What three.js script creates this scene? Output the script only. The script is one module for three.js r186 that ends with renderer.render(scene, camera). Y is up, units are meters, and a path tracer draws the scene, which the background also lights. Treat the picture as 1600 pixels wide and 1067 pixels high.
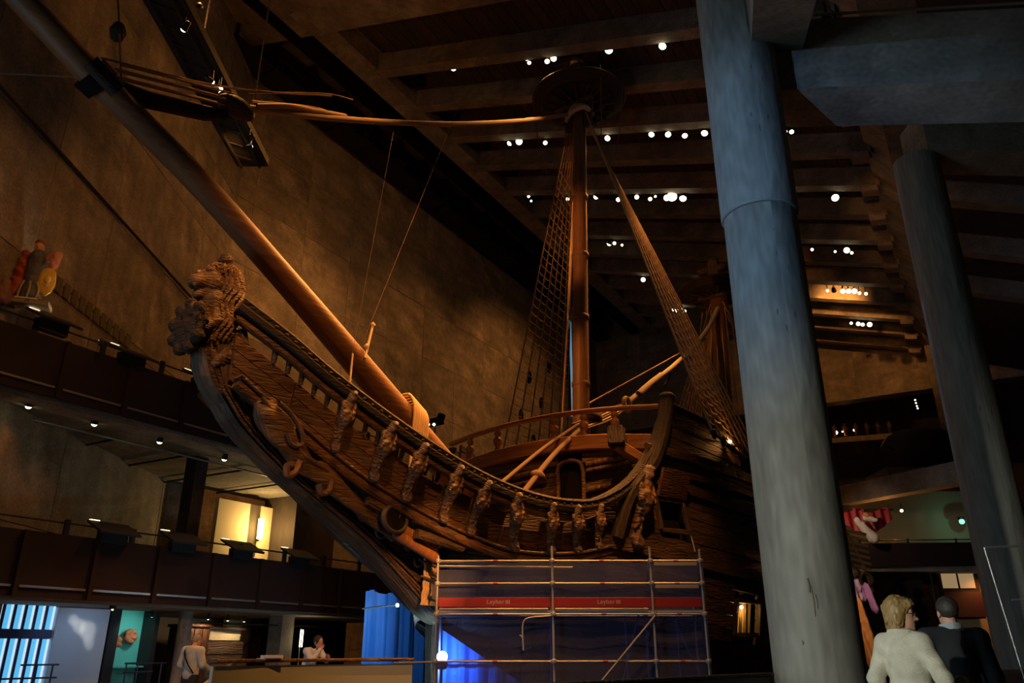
import * as THREE from 'three';
import { mergeGeometries, mergeVertices } from 'three/addons/utils/BufferGeometryUtils.js';
import { ImprovedNoise } from 'three/addons/math/ImprovedNoise.js';
import { RectAreaLightUniformsLib } from 'three/addons/lights/RectAreaLightUniformsLib.js';
import { FontLoader } from 'three/addons/loaders/FontLoader.js';
import { TextGeometry } from 'three/addons/geometries/TextGeometry.js';

// ---------------------------------------------------------------- camera, light, exposure
const scene = new THREE.Scene();
scene.background = new THREE.Color(0x000000);
const camera = new THREE.PerspectiveCamera(47.07, 1600 / 1067, 0.1, 300);
camera.position.set(0, 1.35, 0);
camera.rotation.set(THREE.MathUtils.degToRad(21.5), 0, 0);
scene.add(camera);
const renderer = new THREE.WebGLRenderer({ antialias: true });
renderer.toneMapping = THREE.LinearToneMapping;
renderer.toneMappingExposure = 1.0;
renderer.shadowMap.enabled = true;
RectAreaLightUniformsLib.init();
const WARM = new THREE.Color().setRGB(1, 0.38, 0.085);      // tungsten spots seen by a daylight balanced camera
const COOL = new THREE.Color().setRGB(0.6, 0.84, 1.0);    // daylight through the unseen entrance window on the left, beside the camera
// daylight: one area light just inside the unseen entrance window (window_1, far below)
const daylight = new THREE.RectAreaLight(COOL, 4.2, 6, 5);
daylight.position.set(-12.2, 3.2, -4.5); daylight.lookAt(0, 3.2, -4.5);
scene.add(daylight);

// ---------------------------------------------------------------- helpers
let seedv = 7;
const rnd = () => { seedv = (seedv * 1664525 + 1013904223) >>> 0; return seedv / 4294967296; };
const rr = (a, b) => a + (b - a) * rnd();
const V = (x, y, z) => new THREE.Vector3(x, y, z);
const lerp = (a, b, t) => a + (b - a) * t;
const clamp = (x, a, b) => Math.max(a, Math.min(b, x));
const noise = new ImprovedNoise();
const N3 = (x, y, z) => noise.noise(x, y, z);
const table = (t) => (x) => {
  if (x <= t[0][0]) return t[0][1];
  for (let i = 1; i < t.length; i++) if (x <= t[i][0]) { const [a, b] = t[i - 1], [c, d] = t[i]; return lerp(b, d, (x - a) / (c - a)); }
  return t[t.length - 1][1];
};
const used = {};
const numbered = (n) => { const k = used[n] = (used[n] ?? -1) + 1; return k ? n + '_' + String(k).padStart(3, '0') : n; };
function tag(o, label, category, group) { if (label) o.userData.label = label; if (category) o.userData.category = category; if (group) o.userData.group = group; return o; }
function thing(name, label, category, pos = [0, 0, 0], turn = 0, group) {
  const o = new THREE.Group(); o.name = numbered(name); o.position.set(...pos); o.rotation.y = turn; scene.add(o);
  return tag(o, label, category, group);
}
function obj(name, geo, m, parent = scene, label) {
  const o = new THREE.Mesh(geo, m); o.name = parent === scene ? numbered(name) : name; o.castShadow = o.receiveShadow = true;
  if (label) o.userData.label = label;
  parent.add(o); return o;
}
function struct(name, geo, m, label, category) {
  const o = geo ? obj(name, geo, m) : new THREE.Group();
  if (!geo) { o.name = numbered(name); scene.add(o); }
  o.userData.kind = 'structure'; return tag(o, label, category);
}
// world-space geometry made into a part of a thing that stands unturned at its base
function part(root, name, geo, m, label) { geo.translate(-root.position.x, -root.position.y, -root.position.z); return obj(name, geo, m, root, label); }
function sub(root, parent, name, geo, m, label) { geo.translate(-root.position.x, -root.position.y, -root.position.z); return obj(name, geo, m, parent, label); }

function boxUV(g) {                                   // uv in metres, grain along the longest side
  if (g.index) { const q = g.toNonIndexed(); g = q; }
  if (!g.attributes.normal) g.computeVertexNormals();
  g.computeBoundingBox(); const s = g.boundingBox.getSize(V(0, 0, 0)).toArray(); const L = s.indexOf(Math.max(...s));
  const p = g.attributes.position, nn = g.attributes.normal, uv = new Float32Array(p.count * 2);
  const off = [rr(0, 5), rr(0, 5)];
  for (let i = 0; i < p.count; i += 3) {
    const nx = Math.abs(nn.getX(i) + nn.getX(i + 1) + nn.getX(i + 2)), ny = Math.abs(nn.getY(i) + nn.getY(i + 1) + nn.getY(i + 2)), nz = Math.abs(nn.getZ(i) + nn.getZ(i + 1) + nn.getZ(i + 2));
    const D = nx > ny && nx > nz ? 0 : ny > nz ? 1 : 2; let ax = [0, 1, 2].filter((k) => k !== D); if (ax[1] === L) ax = [ax[1], ax[0]];
    for (let j = i; j < i + 3; j++) { const c = [p.getX(j), p.getY(j), p.getZ(j)]; uv[2 * j] = c[ax[0]] + off[0]; uv[2 * j + 1] = c[ax[1]] + off[1]; }
  }
  g.setAttribute('uv', new THREE.BufferAttribute(uv, 2)); return g;
}
function merge(list) {
  const l = list.map((g) => { let q = g.index ? g.toNonIndexed() : g; for (const k of Object.keys(q.attributes)) if (!['position', 'normal', 'uv'].includes(k)) q.deleteAttribute(k); if (!q.attributes.normal) q.computeVertexNormals(); if (!q.attributes.uv) q = boxUV(q); return q; });
  return l.length === 1 ? l[0] : mergeGeometries(l);
}
function loft(secs, smooth = false, caps = true) {    // rings of equal length joined into a closed skin
  const n = secs[0].length, pos = [], idx = [];
  for (const s of secs) for (const p of s) pos.push(p.x, p.y, p.z);
  for (let i = 0; i < secs.length - 1; i++) for (let j = 0; j < n; j++) { const a = i * n + j, b = i * n + (j + 1) % n, c = a + n, d = b + n; idx.push(a, b, c, b, d, c); }
  if (caps) for (const [i0, f] of [[0, 1], [(secs.length - 1) * n, 0]]) for (let j = 1; j < n - 1; j++) f ? idx.push(i0, i0 + j + 1, i0 + j) : idx.push(i0, i0 + j, i0 + j + 1);
  let vol = 0; const P = (k) => V(pos[3 * k], pos[3 * k + 1], pos[3 * k + 2]);
  for (let k = 0; k < idx.length; k += 3) vol += P(idx[k]).dot(P(idx[k + 1]).cross(P(idx[k + 2])));
  if (vol < 0) for (let k = 0; k < idx.length; k += 3) { const t = idx[k]; idx[k] = idx[k + 1]; idx[k + 1] = t; }
  let g = new THREE.BufferGeometry(); g.setAttribute('position', new THREE.Float32BufferAttribute(pos, 3)); g.setIndex(idx);
  if (!smooth) g = g.toNonIndexed();
  g.computeVertexNormals(); return boxUV(g);
}
function sweep(path, prof, up = V(0, 1, 0), scale = () => 1, smooth = false) {
  const secs = path.map((p, i) => {
    const t = path[Math.min(i + 1, path.length - 1)].clone().sub(path[Math.max(i - 1, 0)]).normalize();
    const side = t.clone().cross(up).normalize(), u2 = side.clone().cross(t).normalize(), k = scale(i / (path.length - 1));
    return prof.map(([a, b]) => p.clone().addScaledVector(side, a * k).addScaledVector(u2, b * k));
  });
  return loft(secs, smooth);
}
const curve = (pts, n) => new THREE.CatmullRomCurve3(pts, false, 'centripetal').getPoints(n);
function tube(pts, r, n = 24, rad = 7) { return pts.length === 2 ? bar(pts[0], pts[1], r, r, rad) : new THREE.TubeGeometry(new THREE.CatmullRomCurve3(pts, false, 'centripetal'), n, r, rad, false); }
function bar(p, q, r0, r1 = r0, rad = 8) {
  const d = q.clone().sub(p), g = new THREE.CylinderGeometry(r1, r0, d.length(), rad, 1);
  g.applyQuaternion(new THREE.Quaternion().setFromUnitVectors(V(0, 1, 0), d.clone().normalize())); const m = p.clone().add(q).multiplyScalar(0.5); return g.translate(m.x, m.y, m.z);
}
const rectP = (w, h) => [[-w / 2, -h / 2], [w / 2, -h / 2], [w / 2, h / 2], [-w / 2, h / 2]];
const bevP = (w, h, c) => [[-w / 2 + c, -h / 2], [w / 2 - c, -h / 2], [w / 2, -h / 2 + c], [w / 2, h / 2 - c], [w / 2 - c, h / 2], [-w / 2 + c, h / 2], [-w / 2, h / 2 - c], [-w / 2, -h / 2 + c]];
const beam = (p, q, w, h, c = 0, up) => sweep([p, q], c ? bevP(w, h, c) : rectP(w, h), up);
function bx(w, h, d, x, y, z, c = 0) { return beam(V(x - w / 2, y, z), V(x + w / 2, y, z), d, h, c); }
function lathe(prof, x, y, z, seg = 16) { return new THREE.LatheGeometry(prof.map(([r, h]) => new THREE.Vector2(r, h)), seg).translate(x, y, z); }
function prism(pts, y0, y1) {                         // pts [x,z] outline, vertical sides
  return loft([pts.map(([x, z]) => V(x, y0, z)), pts.map(([x, z]) => V(x, y1, z))], false, false) && (() => {
    const sh = new THREE.Shape(pts.map(([x, z]) => new THREE.Vector2(x, -z))); const g = new THREE.ExtrudeGeometry(sh, { depth: y1 - y0, bevelEnabled: false });
    return boxUV(g.rotateX(-Math.PI / 2).translate(0, y0, 0)); })();
}
// surface nets: a smooth closed mesh around the zero set of a distance field
function nets(f, lo, hi, cell) {
  const n = [0, 1, 2].map((k) => Math.ceil((hi[k] - lo[k]) / cell) + 1), S = new Float32Array(n[0] * n[1] * n[2]);
  const id = (i, j, k) => i + n[0] * (j + n[1] * k);
  for (let k = 0; k < n[2]; k++) for (let j = 0; j < n[1]; j++) for (let i = 0; i < n[0]; i++) S[id(i, j, k)] = f(lo[0] + i * cell, lo[1] + j * cell, lo[2] + k * cell);
  const vid = new Int32Array(S.length).fill(-1), pos = [], idx = [];
  const C = []; for (let c = 0; c < 8; c++) C.push([c & 1, (c >> 1) & 1, c >> 2]);
  const E = []; for (let a = 0; a < 8; a++) for (const b of [1, 2, 4]) if (!(a & b)) E.push([a, a | b]);
  for (let k = 0; k < n[2] - 1; k++) for (let j = 0; j < n[1] - 1; j++) for (let i = 0; i < n[0] - 1; i++) {
    const v = C.map(([a, b, c]) => S[id(i + a, j + b, k + c)]); let neg = 0; for (const x of v) if (x < 0) neg++;
    if (!neg || neg === 8) continue;
    let x = 0, y = 0, z = 0, m = 0;
    for (const [a, b] of E) if ((v[a] < 0) !== (v[b] < 0)) { const t = v[a] / (v[a] - v[b]); x += lerp(C[a][0], C[b][0], t); y += lerp(C[a][1], C[b][1], t); z += lerp(C[a][2], C[b][2], t); m++; }
    vid[id(i, j, k)] = pos.length / 3; pos.push(lo[0] + (i + x / m) * cell, lo[1] + (j + y / m) * cell, lo[2] + (k + z / m) * cell);
  }
  const quad = (a, b, c, d, fl) => { if (a < 0 || b < 0 || c < 0 || d < 0) return; fl ? idx.push(a, b, c, a, c, d) : idx.push(a, c, b, a, d, c); };
  for (let k = 1; k < n[2] - 1; k++) for (let j = 1; j < n[1] - 1; j++) for (let i = 1; i < n[0] - 1; i++) {
    const s = S[id(i, j, k)] < 0;
    if (s !== S[id(i + 1, j, k)] < 0) quad(vid[id(i, j - 1, k - 1)], vid[id(i, j, k - 1)], vid[id(i, j, k)], vid[id(i, j - 1, k)], s);
    if (s !== S[id(i, j + 1, k)] < 0) quad(vid[id(i - 1, j, k - 1)], vid[id(i - 1, j, k)], vid[id(i, j, k)], vid[id(i, j, k - 1)], s);
    if (s !== S[id(i, j, k + 1)] < 0) quad(vid[id(i - 1, j - 1, k)], vid[id(i, j - 1, k)], vid[id(i, j, k)], vid[id(i - 1, j, k)], s);
  }
  const g = new THREE.BufferGeometry(); g.setAttribute('position', new THREE.Float32BufferAttribute(pos, 3)); g.setIndex(idx); g.computeVertexNormals();
  const uv = new Float32Array(pos.length / 3 * 2); for (let i = 0; i < pos.length / 3; i++) { uv[2 * i] = pos[3 * i] + pos[3 * i + 2]; uv[2 * i + 1] = pos[3 * i + 1]; }
  g.setAttribute('uv', new THREE.BufferAttribute(uv, 2)); return g;
}
const smin = (a, b, k) => { const h = clamp(0.5 + 0.5 * (b - a) / k, 0, 1); return lerp(b, a, h) - k * h * (1 - h); };
function cap(px, py, pz, A, B, ra, rb, fz = 1) {      // tapered capsule; fz squeezes it front to back
  const bx_ = B[0] - A[0], by = B[1] - A[1], bz = B[2] - A[2], ax = px - A[0], ay = py - A[1], az = pz - A[2];
  const t = clamp((ax * bx_ + ay * by + az * bz) / (bx_ * bx_ + by * by + bz * bz + 1e-9), 0, 1);
  const dx = ax - bx_ * t, dy = ay - by * t, dz = (az - bz * t) * fz; return Math.sqrt(dx * dx + dy * dy + dz * dz) - lerp(ra, rb, t);
}
const ell = (x, y, z, c, r) => { const a = (x - c[0]) / r[0], b = (y - c[1]) / r[1], d = (z - c[2]) / r[2], l = Math.sqrt(a * a + b * b + d * d); return (l - 1) * Math.min(...r); };

// ---------------------------------------------------------------- materials
function tex(w, h, fn, srgb = true) {
  const d = new Uint8Array(w * h * 4);
  for (let y = 0; y < h; y++) for (let x = 0; x < w; x++) { const c = fn(x / w, y / h), i = 4 * (y * w + x); for (let k = 0; k < 3; k++) d[i + k] = clamp(c[k] ?? c[0], 0, 1) * 255; d[i + 3] = 255; }
  const t = new THREE.DataTexture(d, w, h); t.wrapS = t.wrapT = THREE.RepeatWrapping; t.magFilter = THREE.LinearFilter; t.minFilter = THREE.LinearMipmapLinearFilter; t.generateMipmaps = true;
  if (srgb) t.colorSpace = THREE.SRGBColorSpace; t.needsUpdate = true; return t;
}
const tn = (u, v, f, g, s) => {                        // tileable noise
  const m = (a, b) => N3(a * f, b * g, s), wu = u, wv = v;
  return lerp(lerp(m(u, v), m(u - 1, v), wu), lerp(m(u, v - 1), m(u - 1, v - 1), wu), wv);
};
const woodT = tex(512, 512, (u, v) => { const a = tn(u, v, 3, 40, 1) * 0.35 + tn(u, v, 9, 110, 5) * 0.3 + tn(u, v, 2, 5, 9) * 0.35, q = 0.72 + a * 0.5; return [q, q * 0.97, q * 0.93]; });
const woodB = tex(512, 512, (u, v) => [0.5 + tn(u, v, 3, 40, 1) * 0.5 + tn(u, v, 9, 110, 5) * 0.5], false);
const oldT = tex(512, 512, (u, v) => { const a = tn(u, v, 5, 26, 2) * 0.5 + tn(u, v, 14, 60, 4) * 0.35 + tn(u, v, 3, 3, 8) * 0.5, q = 0.68 + a * 0.62; return [q, q * 0.96, q * 0.9]; });
const oldB = tex(512, 512, (u, v) => { const c = Math.pow(Math.max(0, 1 - Math.abs(tn(u, v, 4, 34, 3)) * 9), 2); return [0.6 + tn(u, v, 12, 70, 4) * 0.35 + tn(u, v, 30, 30, 6) * 0.2 - c * 0.5]; }, false);
const concT = tex(512, 512, (u, v) => { const a = tn(u, v, 4, 4, 11) * 0.24 + tn(u, v, 16, 16, 12) * 0.16 + tn(u, v, 60, 60, 13) * 0.16 + tn(u, v, 9, 2, 16) * 0.2; const sp = tn(u, v, 90, 90, 17) > 0.52 ? -0.25 : 0; const q = 0.78 + a + sp; return [q, q * 0.99, q * 0.97]; });
const concB = tex(512, 512, (u, v) => [0.5 + tn(u, v, 40, 40, 14) * 0.4 + tn(u, v, 110, 110, 15) * 0.3], false);
const ropeB = tex(64, 64, (u, v) => [0.5 + 0.5 * Math.sin((u + v) * Math.PI * 2)], false);
const ropeT = tex(64, 64, (u, v) => { const q = 0.72 + 0.28 * Math.sin((u + v) * Math.PI * 2); return [q, q, q]; });
const clothT = tex(256, 256, (u, v) => { const q = 0.86 + tn(u, v, 60, 60, 21) * 0.16 + tn(u, v, 5, 5, 22) * 0.12; return [q, q, q]; });
function rep(t, a, b) { const c = t.clone(); c.repeat.set(a, b); c.needsUpdate = true; return c; }
const mat = (r, g, b, rough = 0.8, o = {}) => { const m = new THREE.MeshStandardMaterial({ roughness: rough, side: THREE.DoubleSide, ...o }); m.color.setRGB(r, g, b); return m; };
const oldMap = rep(oldT, 0.4, 0.4), oldBump = rep(oldB, 0.4, 0.4), woodMap = rep(woodT, 0.35, 0.35), woodBump = rep(woodB, 0.35, 0.35), concMap = rep(concT, 0.2, 0.2), concBump = rep(concB, 0.2, 0.2), pilMap = rep(concT, 0.8, 1.6), pilBump = rep(concB, 0.8, 1.6);
const ropeMap = rep(ropeT, 1, 1), M = {};
const old = (r, g, b, rough = 0.62) => mat(r, g, b, rough, { map: oldMap, bumpMap: oldBump, bumpScale: 0.03 });
M.oak = old(0.15, 0.088, 0.05); M.oak2 = old(0.125, 0.072, 0.04); M.oak3 = old(0.18, 0.105, 0.058); M.oakDark = old(0.055, 0.035, 0.024, 0.85); M.oakPanel = old(0.19, 0.09, 0.036);
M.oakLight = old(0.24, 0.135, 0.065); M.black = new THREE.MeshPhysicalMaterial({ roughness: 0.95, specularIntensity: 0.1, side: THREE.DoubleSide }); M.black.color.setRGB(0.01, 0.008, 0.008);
M.pine = mat(0.5, 0.22, 0.07, 0.6, { map: woodMap, bumpMap: woodBump, bumpScale: 0.004 }); M.mast = mat(0.34, 0.165, 0.075, 0.55, { map: woodMap, bumpMap: woodBump, bumpScale: 0.006 });
M.rope = mat(0.42, 0.28, 0.15, 0.9); M.rope2 = mat(0.1, 0.055, 0.028, 0.95); M.ropePale = mat(0.62, 0.48, 0.33, 0.9); M.ropeDark = mat(0.16, 0.1, 0.06, 0.9);
M.conc = mat(0.41, 0.355, 0.295, 0.85, { map: concMap, bumpMap: concBump, bumpScale: 0.004 }); M.conc2 = mat(0.37, 0.325, 0.27, 0.85, { map: concMap, bumpMap: concBump, bumpScale: 0.004 }); M.conc3 = mat(0.44, 0.385, 0.32, 0.85, { map: concMap, bumpMap: concBump, bumpScale: 0.004 });
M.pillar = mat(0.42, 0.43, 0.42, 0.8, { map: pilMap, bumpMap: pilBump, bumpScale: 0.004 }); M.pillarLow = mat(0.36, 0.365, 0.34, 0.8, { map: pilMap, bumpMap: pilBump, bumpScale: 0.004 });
M.board = mat(0.13, 0.09, 0.06, 0.85, { map: woodMap }); M.board2 = mat(0.1, 0.07, 0.05, 0.85, { map: woodMap }); M.floor = mat(0.08, 0.075, 0.07, 0.6, { map: concMap });
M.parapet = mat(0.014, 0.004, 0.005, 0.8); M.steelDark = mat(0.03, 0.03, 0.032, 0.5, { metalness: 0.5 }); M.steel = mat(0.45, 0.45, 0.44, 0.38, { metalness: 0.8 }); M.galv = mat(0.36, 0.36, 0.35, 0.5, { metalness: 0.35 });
M.red = mat(0.25, 0.012, 0.02, 0.6); M.grey = mat(0.35, 0.36, 0.37, 0.6); M.white = mat(0.72, 0.72, 0.7, 0.7); M.copper = mat(0.8, 0.32, 0.14, 0.3, { metalness: 0.9 });
M.trussBlack = mat(0.012, 0.011, 0.011, 0.8);
const glow = (r, g, b, k) => { const m = mat(r * 0.5, g * 0.5, b * 0.5, 0.6); m.emissive.setRGB(r, g, b); m.emissiveIntensity = k; return m; };
M.lens = glow(1, 0.86, 0.55, 6); M.lensDim = glow(1, 0.8, 0.5, 1.6); M.lensCool = glow(0.75, 0.92, 1, 14);

// ---------------------------------------------------------------- the hall: directions along (a) and across (s) the long wall
const WA = Math.PI / 6, WD = V(Math.sin(WA), 0, -Math.cos(WA)), WN = V(Math.cos(WA), 0, Math.sin(WA)), DW = 26.5;
const W = (a, s, y) => V(WD.x * a + WN.x * (s - DW), y, WD.z * a + WN.z * (s - DW));
const roofY = (s) => 29.7 - 0.3 * s;
const wbox = (a0, a1, s0, s1, y0, y1, c = 0) => beam(W(a0, (s0 + s1) / 2, (y0 + y1) / 2), W(a1, (s0 + s1) / 2, (y0 + y1) / 2), Math.abs(s1 - s0), y1 - y0, c);
const slope = (a0, a1, s0, s1, d0, d1) => loft([[W(a0, s0, roofY(s0) - d1), W(a1, s0, roofY(s0) - d1), W(a1, s0, roofY(s0) - d0), W(a0, s0, roofY(s0) - d0)], [W(a0, s1, roofY(s1) - d1), W(a1, s1, roofY(s1) - d1), W(a1, s1, roofY(s1) - d0), W(a0, s1, roofY(s1) - d0)]]);

// long concrete wall behind the ship, cast in panels
{
  const w = struct('wall_left', null, null, 'long board-marked concrete wall behind the ship', 'wall');
  obj('core', wbox(-4, 76, -0.6, -0.12, -5, 31), M.conc2, w);
  const k = [M.conc, M.conc2, M.conc3, M.conc];
  for (let i = 0; i < 20; i++) for (let j = 0; j < 10; j++) { const a0 = 8 + i * 3.4, y0 = -1.9 + j * 3.25; obj('panel', wbox(a0 + 0.012, a0 + 3.388, -0.12, rr(-0.012, 0.012), y0 + 0.012, Math.min(y0 + 3.238, 30.3)), k[Math.floor(rr(0, 4))], w); }
}
// side wall at the near left, also panels, with the joint lines at 10.85 and 14.1 m
{
  const w = struct('wall_near', null, null, 'concrete panel wall at the far left above the upper gallery', 'wall');
  obj('core', bx(0.5, 36, 46, -13, 12.5, -9), M.conc2, w);
  const k = [M.conc, M.conc3, M.conc, M.conc2];
  for (let i = 0; i < 9; i++) for (let j = 0; j < 9; j++) { const z0 = -31.6 + i * 3.3, y0 = 1.1 + j * 3.25; if (z0 > -4) continue; obj('panel', bx(0.14 + rr(0, 0.02), 3.225, 3.275, -12.69, y0 + 1.625, z0 + 1.65), k[Math.floor(rr(0, 4))], w); }
}
// end wall: upper part hangs over a dark opening with galleries
{
  const w = struct('wall_end', null, null, 'brown-lit end wall above the dark opening', 'wall');
  for (let i = 0; i < 8; i++) obj('panel', loft([[W(61, i * 4.2 + 0.012, 20.2), W(61.6, i * 4.2 + 0.012, 20.2), W(61.6, i * 4.2 + 0.012, 30), W(61, i * 4.2 + 0.012, 30)], [W(61, i * 4.2 + 4.188, 20.2), W(61.6, i * 4.2 + 4.188, 20.2), W(61.6, i * 4.2 + 4.188, 30), W(61, i * 4.2 + 4.188, 30)]]), i % 2 ? M.conc : M.conc3, w);
  obj('lintel', wbox(60.6, 61.8, -1, 34, 18.6, 20.2, 0.08), M.conc3, w);
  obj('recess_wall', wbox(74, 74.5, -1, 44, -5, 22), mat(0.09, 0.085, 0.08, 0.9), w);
}
struct('wall_right', wbox(-22, 76, 43, 43.5, -5, 24), M.conc2, 'plain dark wall at the far right', 'wall');
struct('wall_back', bx(50, 34, 0.5, 8, 12, 16.3), M.conc2);
// unseen daylight window beside the camera, placed to light the pillar: frame, mullions, glass
{
  const w = struct('window_1', null, null); w.position.set(-12.45, 3.2, -4.5); w.rotation.y = Math.PI / 2;
  for (const [x, y, sx, sy] of [[0, 2.5, 6.3, 0.16], [0, -2.5, 6.3, 0.16], [-3.1, 0, 0.16, 5], [3.1, 0, 0.16, 5], [0, 0, 0.1, 5]]) obj('frame', new THREE.BoxGeometry(sx, sy, 0.16).translate(x, y, -0.1), M.steelDark, w);
  obj('pane', new THREE.BoxGeometry(6.1, 5, 0.02).translate(0, 0, -0.1), glow(0.5, 0.75, 1, 0.5), w);
}
// roof: slab, boards between the beams, the beams
struct('roof', slope(-24, 76, -1, 44, -0.6, -0.12), M.conc2);
{
  const c = struct('ceiling', null, null, 'dark boarded ceiling between the roof beams', 'ceiling');
  for (let k = 0; k < 7; k++) for (let i = 0; i < 38; i++) { const s = 6.3 + i * 0.51; obj('board', slope(16.7 + k * 6.06, 16.7 + k * 6.06 + 6.04, s + 0.012, s + 0.498, -0.1, rr(0, 0.03)), rnd() < 0.5 ? M.board : M.board2, c); }
  obj('board', slope(59, 62, 6, 26, -0.1, 0), M.board, c); obj('board', slope(-20, 16.6, 0, 43, -0.1, 0), M.board, c); obj('board', slope(16.7, 62, 27, 43, -0.1, 0), M.board2, c);
}
const beamA = []; for (let k = 0; k < 13; k++) beamA.push(22.95 + 3.02 * k);
beamA.forEach((a, k) => struct('ceiling_beam', slope(a - 0.3, a + 0.3, 5.6, 25.7, 0, 1), k % 2 ? M.conc2 : M.conc, 'concrete roof beam, number ' + (k + 1) + ' counted from the mast top back into the hall', 'beam'));
struct('ceiling_beam', slope(13.6, 19.6, -1.5, 25.7, 0, 1.15), M.conc3, 'broad brown-lit concrete beam cutting the top edge of the picture', 'beam');
struct('edge_beam', loft([18, 61].map((a) => [W(a, 5.0, 26.9), W(a, 6.1, 26.9), W(a, 6.1, 28.2), W(a, 5.0, 28.2)])), M.conc2, 'long edge beam carrying the left ends of the roof beams', 'beam');
beamA.slice(0, 6).forEach((a, k) => { const o = struct('ceiling_vent', slope(a + 0.55, a + 1.9, 6.3, 7.3, 0.03, 0.5), M.black); tag(o, 'black ceiling vent beside the left end of roof beam ' + (k + 1), 'vent'); });
// girder on the right that carries the beams
{
  const g = struct('girder', null, null, 'long girder under the right ends of the roof beams, orange-lit edge', 'beam');
  obj('flange', loft([22, 61].map((a) => [W(a, 25.5, 21.5), W(a, 26.35, 20.6), W(a, 26.35, 21.9), W(a, 25.5, 21.9)])), M.conc3, g);
  obj('web', loft([22, 61].map((a) => [W(a, 26.35, 20.6), W(a, 28.0, 20.6), W(a, 28.0, 22.3), W(a, 26.35, 22.3)])), M.conc2, g);
  for (const a of beamA) obj('bracket', loft([[W(a - 0.3, 24.9, 20.9), W(a + 0.3, 24.9, 20.9), W(a + 0.3, 24.9, 22), W(a - 0.3, 24.9, 22)], [W(a - 0.3, 25.6, 20.78), W(a + 0.3, 25.6, 20.78), W(a + 0.3, 25.6, 22), W(a - 0.3, 25.6, 22)]]), M.conc, g);
}
for (let k = 0; k < 5; k++) struct('wing_beam', loft([28, 42].map((s) => { const y = 20.4 - 0.42 * (s - 28), a = 24.5 + k * 5.2; return [W(a - 0.35, s, y - 1), W(a + 0.35, s, y - 1), W(a + 0.35, s, y), W(a - 0.35, s, y)]; })), M.conc2, 'dark beam of the right wing, ' + ['nearest', 'second', 'third', 'fourth', 'farthest'][k] + ' from the camera', 'beam');
struct('wing_ceiling', loft([28, 43].map((s) => { const y = 20.4 - 0.42 * (s - 28); return [W(20, s, y), W(62, s, y), W(62, s, y + 0.2), W(20, s, y + 0.2)]; })), M.board2, 'dark boarded ceiling of the right wing', 'ceiling');
struct('column', wbox(57, 58.2, 25.9, 27.4, -5, 20.6), M.conc3, 'square concrete column under the far end of the girder', 'column');
// columns
{
  const p = struct('pillar', null, null, 'huge round concrete pillar in the foreground, bluish above and grey below', 'column'); p.position.set(3.62, 0, -10);
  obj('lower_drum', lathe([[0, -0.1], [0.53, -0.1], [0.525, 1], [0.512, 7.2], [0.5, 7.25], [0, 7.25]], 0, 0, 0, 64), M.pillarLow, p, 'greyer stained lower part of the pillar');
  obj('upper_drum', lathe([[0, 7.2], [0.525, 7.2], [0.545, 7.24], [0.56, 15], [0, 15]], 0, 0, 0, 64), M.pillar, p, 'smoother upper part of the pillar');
  const st = mat(0.16, 0.13, 0.08, 0.9), on = (deg, y, r = 0.527) => V(r * Math.sin(deg * Math.PI / 180), y, r * Math.cos(deg * Math.PI / 180));
  for (const [d, y, l, w] of [[-20, 2.13, 0.16, 0.012], [-17, 2.05, 0.34, 0.006], [-13, 1.95, 0.16, 0.005], [-36, 1.45, 0.04, 0.01]]) obj('stain', tube([on(d, y), on(d + 1, y - l / 2), on(d + 0.4, y - l)], w, 6, 5), st, p);
}
{
  const p = struct('column', null, null, 'round blue-grey column at the right behind the couple', 'column'); p.position.set(9.55, 0, -15.7);
  obj('shaft', lathe([[0, -5], [0.5, -5], [0.5, 12.1], [0, 12.1]], 0, 0, 0, 48), M.pillarLow, p);
}
struct('cross_beam', loft([[V(4.0, 9.65, -10.2), V(4.0, 10.3, -10.2), V(4.0, 10.3, -10.9), V(4.0, 9.65, -10.9)], [V(4.7, 9.5, -9.9), V(4.7, 10.85, -9.9), V(4.7, 10.85, -10.9), V(4.7, 9.5, -10.9)], [V(12, 8.15, -7.8), V(12, 9.4, -7.8), V(12, 9.4, -8.8), V(12, 8.15, -8.8)]]), M.conc, 'blue-grey beam at the top right, resting on the big pillar', 'beam');
obj('rod', tube([V(4.9, 10.95, -9.9), V(12, 9.5, -7.8)], 0.025), M.steel); tag(scene.children.at(-1), 'thin metal rod along the top of the cross beam', 'rod');
struct('hall_beam', loft([[V(2.2, 7.7, -5), V(3.0, 7.7, -5), V(3.0, 8.6, -5), V(2.2, 8.6, -5)], [V(3.9, 10.4, -10.2), V(4.72, 10.4, -10.2), V(4.72, 11.4, -10.2), V(3.9, 11.4, -10.2)]]), M.conc2, 'brown beam end beside the pillar at the top edge', 'beam');
// beam of the right-hand gallery in front of the round column's neighbour
struct('round_column_beam', loft([[V(9.6, 12.1, -15.2), V(9.6, 13.2, -15.2), V(9.6, 13.2, -16.2), V(9.6, 12.1, -16.2)], [V(20, 11.3, -14.4), V(20, 12.4, -14.4), V(20, 12.4, -15.4), V(20, 11.3, -15.4)]]), M.conc2, 'dark beam resting on the round column at the right', 'beam');
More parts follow.
